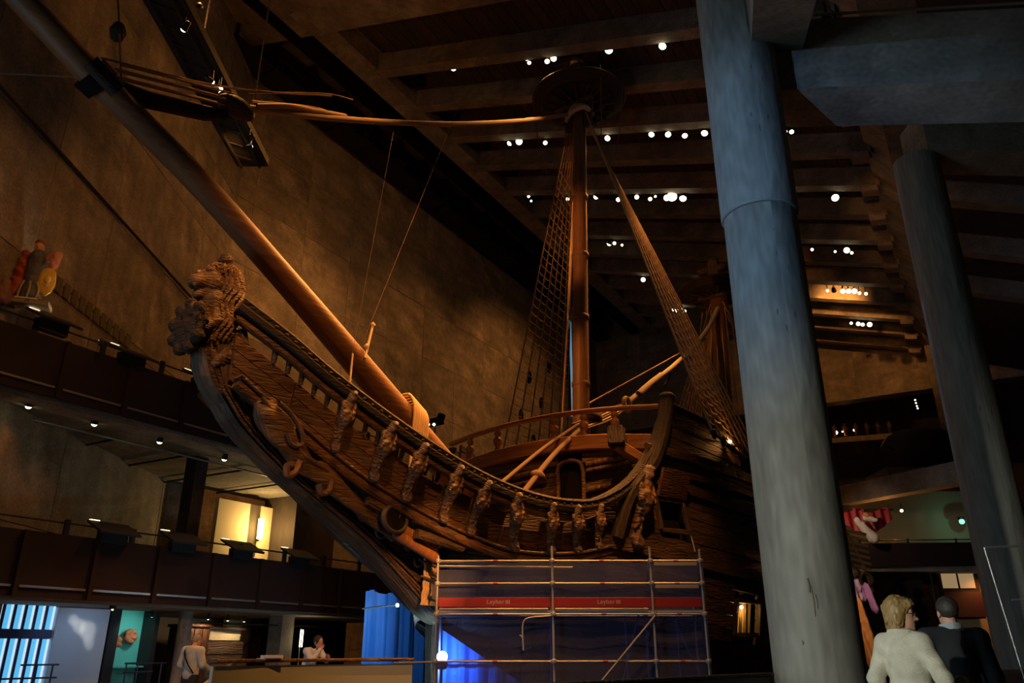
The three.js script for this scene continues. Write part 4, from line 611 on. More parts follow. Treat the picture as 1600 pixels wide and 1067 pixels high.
// ---- mainmast, partly hidden by the pillar
const main = mast('mainmast', 'mainmast with its round top, partly behind the pillar', -14.9, 0.09, 7.5, 20.2, 19.4, 0.42, 0.36, 2.0);
sp('mast_cap', merge([beam(S(main.cx, -0.9, 21.1), S(main.cx, 0.9, 21.1), 0.5, 0.3, 0.04), lathe([[0.3, 0], [0.3, 0.5], [0, 0.55]], main.cx, 21.2, 0, 12)]), M.oakLight, main.m);
shrouds(main, 'port_shroud', 'port shrouds of the mainmast', 19.0, [...Array(8)].map((_, i) => S(-14.5 - i * 0.85, 5.0, 6.9)), 1, M.rope, 20, 0.045);
shrouds(main, 'starboard_shroud', 'starboard shrouds of the mainmast', 19.0, [...Array(8)].map((_, i) => S(-14.5 - i * 0.8, -4.7, 6.9)), -1, M.rope, 20, 0.045);
for (let i = 0; i < 7; i++) sp('halyard', bar(S(main.cx + 0.3, -0.8 + i * 0.25, 18.6), S(-13.2 - i * 0.3, -1.8 + i * 0.55, 7.4), 0.035, 0.035, 5), M.rope, main.m);
{
  const st = sp('mainstay', tube([S(-15.6, 0.1, 18.6), S(-13.84, 0, 16.77), S(-9.5, 0, 13.7), S(-6, 0.1, 11.65), S(-3.1, 0.3, 10.02)], 0.12, 50, 9), M.ropePale, ship, 'pale thick mainstay running down to the forecastle');
  for (const t of [[-7.0, 12.22, -4.2, 10.62]]) sp('serving', tube([S(t[0], 0.12, t[1] + 0.06), S(-5.6, 0.22, 11.5), S(t[2], 0.3, t[3] + 0.05)], 0.15, 24, 8), M.ropePale, st);
  for (let i = 0; i < 4; i++) sp('lashing', new THREE.TorusGeometry(0.15, 0.03, 5, 12).rotateY(Math.PI / 2).rotateZ(0.55).translate(-6.6 + i * 0.8, 12.0 - i * 0.45, -0.2), M.ropeDark, st);
  for (let i = 0; i < 5; i++) sp('lanyard', tube([S(-3.0, 0.1 + i * 0.08, 10.0 - i * 0.03), S(-1.2, 0.2 + i * 0.1, 9.2 - i * 0.07), S(1.1, 0.3 + i * 0.12, 8.25 - i * 0.06)], 0.04, 12, 5), i % 2 ? M.rope : M.rope2, st);
  sp('heart_block', new THREE.SphereGeometry(0.3, 12, 8).scale(1.4, 0.7, 0.7).translate(-0.1, 8.75, -0.5), M.oakDark, st); sp('heart_block', new THREE.TorusGeometry(0.25, 0.09, 6, 14).translate(-3.0, 9.95, -0.35), M.ropePale, st);
  sp('stay_end', tube([S(1.1, 0.5, 8.2), S(3.6, 0.75, 6.9), S(6.3, 1.05, 5.35)], 0.06, 20, 7), M.rope2, st); sp('stay_end', tube([S(1.2, 0.8, 8.1), S(3.8, 1.2, 6.6), S(6.0, 1.55, 5.1)], 0.08, 20, 7), M.rope2, st); sp('stay_knot', new THREE.SphereGeometry(0.2, 10, 8).scale(1.4, 0.8, 0.8).translate(5.0, 5.75, -1.38), M.rope2, st);
  sp('brace_line', bar(S(-13.6, 0, 16.2), S(-1.3, -0.6, 9.6), 0.035, 0.035, 6), M.rope, st);
  sp('tackle_rope', tube([S(8.0, -0.2, 5.9), S(7.5, 0.5, 5.6), S(7.0, 0.9, 5.15)], 0.11, 12, 7), M.ropePale, st);
}
// small work lamp fixed to the port rail
{ const p = S(-1.15, 4.72, 7.5), l = sp('hull_lamp', new THREE.SphereGeometry(0.07, 10, 8).translate(p.x, p.y, p.z), M.lens); sp('lamp_body', lathe([[0, -0.15], [0.07, -0.12], [0.06, 0], [0, 0.02]], p.x, p.y - 0.04, p.z + 0.06, 10), M.steelDark, l); const q = new THREE.PointLight(WARM, 1.2); q.position.set(p.x, p.y + 0.05, p.z - 0.12); q.castShadow = true; ship.add(q); }

// ---------------------------------------------------------------- scaffold, film, blue sheet, work lamp
const textMat = mat(0.4, 0.28, 0.28, 0.7);
{
  const X = [-1.64, 0.89, 3.07, 4.18], Z = -18, t = thing('scaffold', 'silver tube scaffold with red toe boards against the bow', 'scaffold', [1.2, -5, -18.5]);
  const P = (n, g, m, l) => part(t, n, g, m, l), cl = (x, y, z) => lathe([[0.03, -0.05], [0.062, -0.04], [0.062, 0.04], [0.03, 0.05]], x, y, z, 10);
  for (const z of [Z, Z - 1.05]) X.forEach((x, i) => { const s = P('standard', tube([V(x, -5, z), V(x, z === Z ? [3.32, 3.52, 3.5, 3.46][i] : 2.3, z)], 0.027), M.galv); for (const y of [-3, -1, 1.13, 2.08, 2.72, 3.2]) if (z === Z || y < 2.2) sub(t, s, 'rosette', cl(x, y, z), M.galv); });
  for (let i = 0; i < 3; i++) {
    const a = X[i], b = X[i + 1];
    for (const y of [3.2, 2.72, 2.08, 1.13, -1, -3]) { if (i === 2 && y > 2.5) { P('guard_panel', beam(V(a + 0.08, y - 0.04, Z), V(b - 0.08, y - 0.04, Z), 0.03, 0.13, 0.01), M.galv, 'flat silver guard panel'); } const l = P('ledger', tube([V(a, y, Z), V(b, y, Z)], 0.022), M.galv); if (y > 1 && y < 3.3) sub(t, l, 'red_mark', tube([V((a + b) / 2 - 0.04, y, Z), V((a + b) / 2 + 0.06, y, Z)], 0.025), M.red); if (y < 2.2) P('ledger', tube([V(a, y, Z - 1.05), V(b, y, Z - 1.05)], 0.022), M.galv); }
    const tb = P('toe_board', beam(V(a + 0.03, 2.33, Z - 0.06), V(b - 0.03, 2.33, Z - 0.06), 0.03, 0.2, 0.005), M.red, 'red toe board');
    P('deck', beam(V(a, 2.14, Z - 0.52), V(b, 2.14, Z - 0.52), 0.9, 0.06, 0.01), M.grey); if (i < 2) P('deck_lip', beam(V(a + 0.05, 2.19, Z - 0.04), V(b - 0.1, 2.19, Z - 0.04), 0.04, 0.035, 0.01), M.galv);
  }
  P('ledger', tube([V(-1.64, 3.1, Z - 0.05), V(1.35, 3.06, Z - 0.05)], 0.022), M.galv); P('ledger', tube([V(-2.5, 1.1, Z), V(-1.64, 1.12, Z)], 0.022), M.galv);
  P('brace', tube([V(3.1, 2.05, Z + 0.06), V(1.7, 0.55, Z + 0.06)], 0.026), M.galv); P('brace', tube([V(3.7, 2.0, Z - 1.0), V(4.3, 0.6, Z - 1.0)], 0.022), M.galv); P('brace', tube([V(2.9, 2.1, Z - 1), V(2.4, 0.5, Z - 1)], 0.022), M.galv); P('brace', tube([V(-4, -5, Z), V(-1.64, -1, Z)], 0.022), M.galv);
  for (const x of [2.55, 3.7]) P('standard', tube([V(x, -5, Z - 0.7), V(x, 2.08, Z - 0.7)], 0.022), M.galv);
  P('hook', tube([V(0.88, 2.05, Z + 0.03), V(0.3, 1.98, Z + 0.03), V(0.24, 1.9, Z + 0.03), V(0.24, 1.35, Z + 0.03)], 0.02, 20, 6), M.galv, 'bent bright tube under the deck'); P('hook', tube([V(0.16, 1.66, Z + 0.03), V(0.24, 1.6, Z + 0.03)], 0.016), M.galv);
  const font = await new FontLoader().loadAsync('fonts/droid/droid_sans_bold.typeface.json');
  for (const x of [-0.56, 1.86]) {
    const g = new TextGeometry('Layher', { font, size: 0.085, depth: 0.004, curveSegments: 3 }).translate(x, 2.295, Z - 0.045); P('lettering', g, textMat, 'white lettering reading Layher');
    P('lettering', merge([0, 0.035, 0.07].map((d) => new THREE.BoxGeometry(0.022, 0.08, 0.004).translate(x + 0.43 + d, 2.335, Z - 0.043))), textMat, 'white emblem of three bars');
  }
}
{
  const fm = new THREE.MeshPhysicalMaterial({ transmission: 0.93, thickness: 0, roughness: 0.08, side: THREE.DoubleSide, ior: 1.15 }); fm.color.setRGB(0.5, 0.57, 0.92);
  const secs = []; for (let i = 0; i <= 40; i++) { const x = lerp(-1.66, 4.28, i / 40), z = -18.2 + 0.012 * Math.sin(i * 0.5); secs.push([V(x, -3, z), V(x, 3.2 + 0.02 * Math.sin(i), z), V(x, 3.2 + 0.02 * Math.sin(i), z - 0.004), V(x, -3, z - 0.004)]); }
  tag(obj('plastic_film', loft(secs, true), fm), 'clear bluish plastic film hung behind the scaffold rails', 'plastic film');
  const tm = new THREE.MeshPhysicalMaterial({ transmission: 0.3, thickness: 0, roughness: 0.6, side: THREE.DoubleSide }); tm.color.setRGB(0.05, 0.27, 0.92);
  const ts = []; for (let i = 0; i <= 90; i++) { const f = i / 90, u = lerp(6.0, -1.4, f), w = -3.75 + 0.09 * Math.sin(i * 0.9) + 0.06 * Math.sin(i * 2.3) + 0.04 * Math.sin(i * 5.1), p = V(2.35 - 0.559 * u + 0.829 * w, 0, -26 + 0.829 * u + 0.559 * w), y1 = 2.9 + 0.05 * Math.sin(i * 0.5); ts.push([V(p.x, -3.5, p.z), V(p.x, y1, p.z), V(p.x - 0.005, y1, p.z - 0.005), V(p.x - 0.005, -3.5, p.z - 0.005)]); }
  tag(obj('blue_tarpaulin', loft(ts, true), tm), 'bright blue plastic sheet hanging under the bow, lit by the work lamp', 'tarpaulin');
  const hem = [];for (let i = 0; i <= 40; i++) { const x = lerp(-1.66, 0.7, i / 40), y = 1.82 - 0.62 * (x + 1.66), z = -19.5 + 0.05 * Math.sin(i * 0.9) + 0.03 * Math.sin(i * 2.6); hem.push([V(x, -3.6, z), V(x, y, z), V(x, y, z - 0.006), V(x, -3.6, z - 0.006)]); }  // added sheet, its slanting top edge draws the dark hull outline
  tag(obj('blue_tarpaulin', loft(hem, true), tm), 'added bright blue plastic sheet around the work lamp, slanting top edge shaped to the dark hull outline', 'tarpaulin');
  const p = V(-1.52, 1.22, -18.4), t = thing('work_lamp', 'dazzling white work lamp shining at the blue sheet', 'lamp', p.toArray());
  obj('glass', new THREE.SphereGeometry(0.12, 16, 12), M.lensCool, t); obj('housing', lathe([[0, -0.26], [0.1, -0.25], [0.13, -0.11], [0.11, -0.1], [0, -0.12]], 0, 0, 0, 16), M.steelDark, t); obj('stand', tube([V(0, -0.25, 0), V(0, -6.2, 0)], 0.02), M.steelDark, t);
  const l = new THREE.SpotLight(new THREE.Color().setRGB(0.5, 0.85, 1), 18, 0, 1.25, 0.9); l.position.copy(p).add(V(-0.1, 0.02, -0.2)); l.target.position.set(-2.6, 0.6, -23.5); l.castShadow = true; scene.add(l, l.target);
  const p2 = V(-3.0, 2.45, -21.6), t2 = thing('sheet_lamp', 'small bright lamp at the top of the blue sheet below the cutwater', 'lamp', p2.toArray()); obj('glass', new THREE.SphereGeometry(0.05, 10, 8), glow(0.7, 0.9, 1, 4), t2); obj('arm', tube([V(0, 0, 0), V(-0.35, -0.03, 0.05), V(-0.9, -0.1, 0.1)], 0.02, 8, 5), M.galv, t2);
  const l2 = new THREE.PointLight(new THREE.Color().setRGB(0.5, 0.85, 1), 5); l2.position.copy(p2).add(V(0.05, -0.12, -0.1)); l2.castShadow = true; scene.add(l2);
}

// ---------------------------------------------------------------- people
function handGeo(curl, mirror) {
  const f = [[-0.034, 0.07, 0.009], [-0.012, 0.078, 0.0095], [0.011, 0.073, 0.009], [0.033, 0.058, 0.008]], bones = [];
  for (const [x, L, r] of f) { let p = [x, -0.085, 0], a = curl * 0.6; for (let k = 0; k < 3; k++) { const l = L * [0.45, 0.32, 0.23][k], q = [p[0] * 1.02, p[1] - l * Math.cos(a), p[2] + l * Math.sin(a)]; bones.push([p, q, r * (1 - 0.1 * k), r * (0.92 - 0.1 * k)]); p = q; a += curl * 0.75; } }
  bones.push([[-0.035, -0.03, 0.005], [-0.062, -0.058, 0.02], 0.013, 0.011], [[-0.062, -0.058, 0.02], [-0.064, -0.088, 0.036], 0.011, 0.009]);
  const g = nets((x, y, z) => { let d = Math.min(cap(x, y, z, [-0.022, -0.025, 0], [-0.024, -0.08, 0], 0.021, 0.019, 1.5), 1); d = smin(d, cap(x, y, z, [0.018, -0.025, 0], [0.022, -0.075, 0], 0.021, 0.018, 1.5), 0.02); d = smin(d, cap(x, y, z, [0, 0.02, 0], [0, -0.03, 0], 0.026, 0.028, 1.2), 0.015); for (const b of bones) d = smin(d, cap(x, y, z, ...b), 0.005); return d; }, [-0.1, -0.19, -0.06], [0.07, 0.05, 0.12], 0.0055);
  if (mirror) { g.scale(-1, 1, 1); const i = g.index; for (let k = 0; k < i.count; k += 3) { const t = i.getX(k); i.setX(k, i.getX(k + 1)); i.setX(k + 1, t); } g.computeVertexNormals(); }
  return g;
}
const headF = (x, y, z) => {
  let d = ell(x, y, z, [0, 0.03, -0.012], [0.076, 0.095, 0.098]);
  d = smin(d, ell(x, y, z, [0, -0.055, 0.03], [0.056, 0.068, 0.062]), 0.03); d = smin(d, ell(x, y, z, [0, -0.103, 0.068], [0.022, 0.018, 0.02]), 0.02);
  d = smin(d, cap(x, y, z, [0, 0.012, 0.084], [0, -0.03, 0.106], 0.009, 0.013), 0.012); d = smin(d, cap(x, y, z, [-0.014, -0.034, 0.09], [0.014, -0.034, 0.09], 0.009, 0.009), 0.008);
  d = smin(d, cap(x, y, z, [-0.04, 0.024, 0.07], [0.04, 0.024, 0.07], 0.01, 0.01), 0.015); d = smin(d, cap(x, y, z, [-0.018, -0.07, 0.082], [0.018, -0.07, 0.082], 0.007, 0.007), 0.006); d = smin(d, cap(x, y, z, [-0.015, -0.08, 0.08], [0.015, -0.08, 0.08], 0.008, 0.008), 0.005);
  for (const s of [-1, 1]) { d = Math.max(d, -ell(x, y, z, [s * 0.032, 0.002, 0.092], [0.016, 0.01, 0.014])); d = Math.min(d, ell(x, y, z, [s * 0.032, 0.002, 0.073], [0.013, 0.011, 0.012])); d = smin(d, ell(x, y, z, [s * 0.078, -0.012, -0.008], [0.012, 0.032, 0.02]), 0.006); }
  return smin(d, cap(x, y, z, [0, -0.06, -0.02], [0, -0.17, -0.035], 0.052, 0.056), 0.02);
};
function person(name, label, pos, turn, o) {
  const t = thing('person', label, 'person', pos, turn), J = { pelvis: [0, 0.95, 0], waist: [0, 1.1, 0.01], chest: [0, 1.3, 0], neck: [0, 1.46, -0.02], head: [0, 1.6, 0], ...o.J }, sk = o.skin, c = o.cell, w = o.shoulder ?? 0.17;
  const m3 = (s, n) => J[n] ? J[n] : null, L = {};
  for (const [k, s] of [['L', 1], ['R', -1]]) { L[k] = { sh: o.J?.['sh' + k] ?? [s * w, 1.4, -0.01], el: o.J?.['el' + k] ?? [s * (w + 0.06), 1.13, -0.03], wr: o.J?.['wr' + k] ?? [s * (w + 0.05), 0.89, 0.05], hip: [s * 0.085, 0.92, 0], kn: [s * 0.09, 0.5, 0.01], an: [s * 0.09, 0.09, -0.03], toe: [s * 0.1, 0.035, 0.13] }; }
  const torso = (x, y, z, e) => { let d = cap(x, y, z, J.pelvis, J.waist, 0.135 + e, 0.118 + e, 1.3); d = smin(d, cap(x, y, z, J.waist, J.chest, 0.118 + e, 0.14 + e, 1.3), 0.05); d = smin(d, cap(x, y, z, L.L.sh, L.R.sh, 0.055 + e, 0.055 + e, 1), 0.07); return smin(d, cap(x, y, z, J.chest, J.neck, 0.11 + e * 0.6, 0.058 + e * 0.3, 1.1), 0.06); };
  const arms = (x, y, z, e, ew = e) => { let d = 9; for (const k of ['L', 'R']) { const a = L[k]; d = Math.min(d, smin(cap(x, y, z, a.sh, a.el, 0.052 + e, 0.042 + e), cap(x, y, z, a.el, a.wr, 0.042 + e, 0.028 + ew), 0.02)); } return d; };
  const legs = (x, y, z, e) => { let d = 9; for (const k of ['L', 'R']) { const a = L[k]; d = Math.min(d, smin(cap(x, y, z, a.hip, a.kn, 0.085 + e, 0.058 + e), cap(x, y, z, a.kn, a.an, 0.058 + e, 0.04 + e), 0.03)); } return d; };
  let lo = [-0.55, -0.02, -0.4], hi = [0.55, 1.52, 0.55];
  const body = nets((x, y, z) => { let d = smin(torso(x, y, z, 0), arms(x, y, z, 0), 0.03); d = smin(d, legs(x, y, z, 0), 0.04); for (const k of ['L', 'R']) d = smin(d, cap(x, y, z, L[k].an, L[k].toe, 0.04, 0.032), 0.03); return d; }, lo, hi, c);
  const hm = new THREE.Matrix4().makeRotationY(o.headTurn ?? 0).multiply(new THREE.Matrix4().makeRotationX(o.headTilt ?? 0)).setPosition(...J.head);
  const parts = [body, nets(headF, [-0.11, -0.2, -0.13], [0.11, 0.14, 0.14], Math.min(c, 0.008)).applyMatrix4(hm)];
  for (const [k, s] of [['L', 0], ['R', 1]]) { const a = L[k], dir = V(...a.wr).sub(V(...a.el)).normalize(), q = new THREE.Quaternion().setFromUnitVectors(V(0, -1, 0), dir); parts.push(handGeo(o.curl?.[k] ?? 0.5, s).applyQuaternion(q).translate(...a.wr)); }
  obj('body', merge(parts), sk, t);
  const cl = (n, f, m, l, cc = c) => obj(n, nets(f, [-0.65, -0.03, -0.5], [0.65, 1.62, 0.6], cc), m, t, l);
  o.clothes(cl, { J, L, torso, arms, legs, t });
  obj('hair', nets(o.hair, [-0.16, -0.25, -0.2], [0.16, 0.19, 0.15], Math.min(c, 0.009)).applyMatrix4(hm), o.hairMat, t);
  for (const k of ['L', 'R']) obj('shoe', nets((x, y, z) => smin(cap(x, y, z, [L[k].an[0], 0.05, -0.05], L[k].toe, 0.05, 0.042), cap(x, y, z, L[k].an, [L[k].an[0], 0.14, -0.03], 0.052, 0.05), 0.03), [L[k].an[0] - 0.12, -0.02, -0.15], [L[k].an[0] + 0.14, 0.22, 0.25], Math.max(c, 0.014)), M.black, t);
  return { t, L, J, hm };
}
const skin = mat(0.55, 0.3, 0.2, 0.6);
const fold = (x, y, z, k = 1) => k * (0.007 * N3(x * 9, y * 6, z * 9) + 0.004 * N3(x * 22, y * 16, z * 22));
{
  const coat = mat(0.72, 0.69, 0.55, 0.9, { map: rep(clothT, 3, 3) });
  const P = person('woman', 'person with short blond hair in a cream coat, seen from behind', [2.94, 0, -6.3], 2.2, {
    skin, cell: 0.016, headTurn: -1.15, headTilt: 0.05, shoulder: 0.138, J: { head: [0.0, 1.605, 0.03], elL: [0.21, 1.15, -0.1], wrL: [0.2, 0.93, 0.05], elR: [-0.27, 1.15, -0.02], wrR: [-0.2, 1.02, 0.21] }, curl: { L: 0.6, R: 0.9 },
    hair: (x, y, z) => { let d = ell(x, y, z, [0, 0.035, -0.025], [0.092, 0.106, 0.105]); d = smin(d, ell(x, y, z, [0, -0.06, -0.055], [0.085, 0.1, 0.065]), 0.04); d = smin(d, ell(x, y, z, [0.07, -0.03, -0.03], [0.03, 0.085, 0.045]), 0.03); d = smin(d, ell(x, y, z, [-0.07, -0.03, -0.03], [0.03, 0.085, 0.045]), 0.03); d = smin(d, ell(x, y, z, [0, 0.075, 0.06], [0.07, 0.04, 0.04]), 0.03); d = Math.max(d, -ell(x, y, z, [0, -0.055, 0.125], [0.16, 0.105, 0.1])); return d + 0.012 * N3(x * 60, y * 12, z * 60) + 0.006 * N3(x * 120, y * 20, z * 120); },
    hairMat: mat(0.27, 0.17, 0.06, 0.5),
    clothes: (cl, { J, L, torso, arms, t }) => {
      const f = (x, y, z) => { let d = torso(x, y, z, 0.022); d = smin(d, cap(x, y, z, [0, 1.0, 0], [0, 0.55, 0], 0.16, 0.24, 1.25), 0.06); d = smin(d, arms(x, y, z, 0.02, 0.024), 0.025); return Math.max(d, 0.52 - y, y - 1.5, cap(x, y, z, [L.R.wr[0], L.R.wr[1], L.R.wr[2]], L.R.wr, 0.06, 0.06) * -1) + fold(x, y, z, 1.3); };
      cl('coat', f, coat, 'cream knee-length coat', 0.013);
      const col = obj('collar', sweep(curve([V(-0.085, 1.44, 0.05), V(-0.085, 1.455, -0.05), V(0, 1.465, -0.1), V(0.085, 1.455, -0.05), V(0.085, 1.44, 0.05)], 20), [[-0.012, -0.035], [0.014, -0.04], [0.006, 0.03], [-0.006, 0.035]]), coat, t);
      const tab = obj('back_belt', sweep(curve([V(-0.15, 1.045, -0.125), V(0, 1.04, -0.166), V(0.15, 1.045, -0.125)], 12), bevP(0.014, 0.06, 0.004)), coat, t, 'half belt with two buttons'); for (const x of [-0.11, 0.11]) obj('button', new THREE.SphereGeometry(0.014, 10, 6).translate(x, 1.045, -0.158), coat, tab);
      obj('handbag', merge([sweep([V(-0.36, 0.98, 0.3), V(-0.08, 0.98, 0.34)], bevP(0.12, 0.2, 0.03)), tube([V(-0.3, 1.06, 0.3), V(-0.27, 1.16, 0.28), V(-0.2, 1.16, 0.29), V(-0.15, 1.06, 0.32)], 0.012, 16, 6)]), mat(0.28, 0.14, 0.06, 0.5), t, 'brown handbag');
    } });
  const gl = obj('glasses', merge([new THREE.TorusGeometry(0.022, 0.0025, 6, 18).translate(-0.032, 0.003, 0.1), new THREE.TorusGeometry(0.022, 0.0025, 6, 18).translate(0.032, 0.003, 0.1), bar(V(0.054, 0.006, 0.1), V(0.078, 0.01, -0.01), 0.0025), bar(V(-0.054, 0.006, 0.1), V(-0.078, 0.01, -0.01), 0.0025)]).applyMatrix4(P.hm), M.steelDark, P.t);
}
{
  const dk = mat(0.012, 0.013, 0.018, 0.9);
  person('man', 'person with short dark hair in a dark coat beside the one in cream', [3.86, 0, -7.35], 2.95, {
    skin, cell: 0.018, headTurn: 0.15, shoulder: 0.205, J: { head: [0, 1.66, 0.01], neck: [0, 1.5, -0.02], chest: [0, 1.33, 0], shL: [0.205, 1.45, -0.01], shR: [-0.205, 1.45, -0.01] }, curl: { L: 0.6, R: 0.6 },
    hair: (x, y, z) => Math.max(ell(x, y, z, [0, 0.04, -0.02], [0.086, 0.102, 0.106]), -ell(x, y, z, [0, -0.06, 0.12], [0.1, 0.12, 0.12]), -0.09 - y) + 0.006 * N3(x * 70, y * 40, z * 70), hairMat: mat(0.03, 0.024, 0.02, 0.6),
    clothes: (cl, { L, torso, arms, legs, t }) => {
      cl('coat', (x, y, z) => { let d = torso(x, y, z, 0.035); d = smin(d, cap(x, y, z, [0, 1.0, 0], [0, 0.7, 0], 0.18, 0.21, 1.25), 0.06); d = smin(d, arms(x, y, z, 0.03, 0.03), 0.03); return Math.max(d, 0.66 - y, y - 1.56) + fold(x, y, z, 1.2); }, dk, 'dark navy coat');
      cl('trousers', (x, y, z) => Math.max(legs(x, y, z, 0.018), y - 0.9) + fold(x, y, z), mat(0.03, 0.03, 0.035, 0.9));
      obj('shirt_collar', sweep(curve([V(-0.07, 1.52, 0.05), V(-0.085, 1.54, -0.04), V(0, 1.555, -0.095), V(0.085, 1.54, -0.04), V(0.07, 1.52, 0.05)], 18), [[-0.006, -0.03], [0.01, -0.03], [0.004, 0.025], [-0.004, 0.025]]), mat(0.3, 0.34, 0.38, 0.8), t, 'grey-blue shirt collar');
    } });
}
{
  const hg = mat(0.42, 0.46, 0.48, 0.9);
  person('visitor', 'person in a pale grey hoodie and dark trousers, seen from behind near the pale column', [-6.5, -0.06, -17.2], 2.75, {
    skin, cell: 0.026, headTilt: 0.25, headTurn: -0.1, shoulder: 0.19, J: { head: [0, 1.58, 0.06], elR: [-0.27, 1.13, 0.02], wrR: [-0.28, 1.02, 0.25], elL: [0.27, 1.14, -0.02], wrL: [0.22, 0.95, 0.16] },
    hair: (x, y, z) => Math.max(ell(x, y, z, [0, 0.04, -0.022], [0.084, 0.096, 0.1]), -ell(x, y, z, [0, -0.05, 0.11], [0.1, 0.13, 0.12]), -0.08 - y), hairMat: mat(0.25, 0.23, 0.21, 0.7),
    clothes: (cl, { torso, arms, legs, t }) => {
      cl('hoodie', (x, y, z) => { let d = smin(torso(x, y, z, 0.035), arms(x, y, z, 0.032), 0.03); d = smin(d, ell(x, y, z, [0, 1.43, -0.11], [0.1, 0.11, 0.06]), 0.03); return Math.max(d, 0.86 - y, y - 1.5) + fold(x, y, z, 1.6); }, hg, 'pale grey hooded jacket');
      cl('trousers', (x, y, z) => Math.max(smin(legs(x, y, z, 0.024), cap(x, y, z, [0, 0.98, 0], [0, 0.88, 0], 0.14, 0.14, 1.3), 0.03), y - 0.96), mat(0.025, 0.025, 0.03, 0.9));
      obj('shoulder_strap', tube([V(0.13, 1.46, -0.03), V(0.08, 1.38, -0.16), V(-0.06, 1.15, -0.17), V(-0.17, 0.98, -0.1)], 0.014, 16, 5), M.black, t);
    } });
  person('sitter', 'person in a white top, hand to the face, leaning at the curved parapet', [-4.28, 0, -18.1], 0.95, {
    skin, cell: 0.026, headTilt: 0.35, shoulder: 0.17, J: { pelvis: [0, 0.9, -0.12], waist: [0, 1.05, -0.1], chest: [0, 1.25, -0.02], neck: [0, 1.4, 0.06], head: [0, 1.51, 0.16], shL: [0.17, 1.34, 0.02], shR: [-0.17, 1.34, 0.02], elR: [-0.2, 1.14, 0.25], wrR: [-0.08, 1.36, 0.32], elL: [0.2, 1.15, 0.22], wrL: [0.05, 1.2, 0.42] }, curl: { R: 0.7, L: 0.5 },
    hair: (x, y, z) => Math.max(ell(x, y, z, [0, 0.03, -0.03], [0.09, 0.105, 0.11]), -ell(x, y, z, [0, -0.06, 0.13], [0.09, 0.13, 0.12]), -0.14 - y), hairMat: mat(0.03, 0.02, 0.015, 0.6),
    clothes: (cl, { torso, arms, legs, t }) => {
      cl('top', (x, y, z) => Math.max(smin(torso(x, y, z, 0.03), arms(x, y, z, 0.022, 0.02), 0.03), 0.82 - y, y - 1.41) + fold(x, y, z, 1.6), mat(0.66, 0.7, 0.74, 0.9), 'white long-sleeved top');
      cl('trousers', (x, y, z) => Math.max(legs(x, y, z, 0.022), y - 0.92), mat(0.03, 0.03, 0.04, 0.9));
      obj('scarf', new THREE.TorusGeometry(0.085, 0.035, 8, 20).rotateX(1.2).translate(0, 1.4, 0.05), M.black, t, 'dark scarf');
    } });
  const p = thing('paper_stack', 'pale folded papers lying on the curved parapet beside the person in white', 'paper', [-4.35, 1.21, -15.15]);
  obj('paper', new THREE.BoxGeometry(0.36, 0.02, 0.24).rotateY(0.8), M.white, p); obj('paper', new THREE.BoxGeometry(0.34, 0.05, 0.22).rotateY(0.6).translate(0.05, 0.035, 0.02), mat(0.5, 0.55, 0.6, 0.8), p);
}

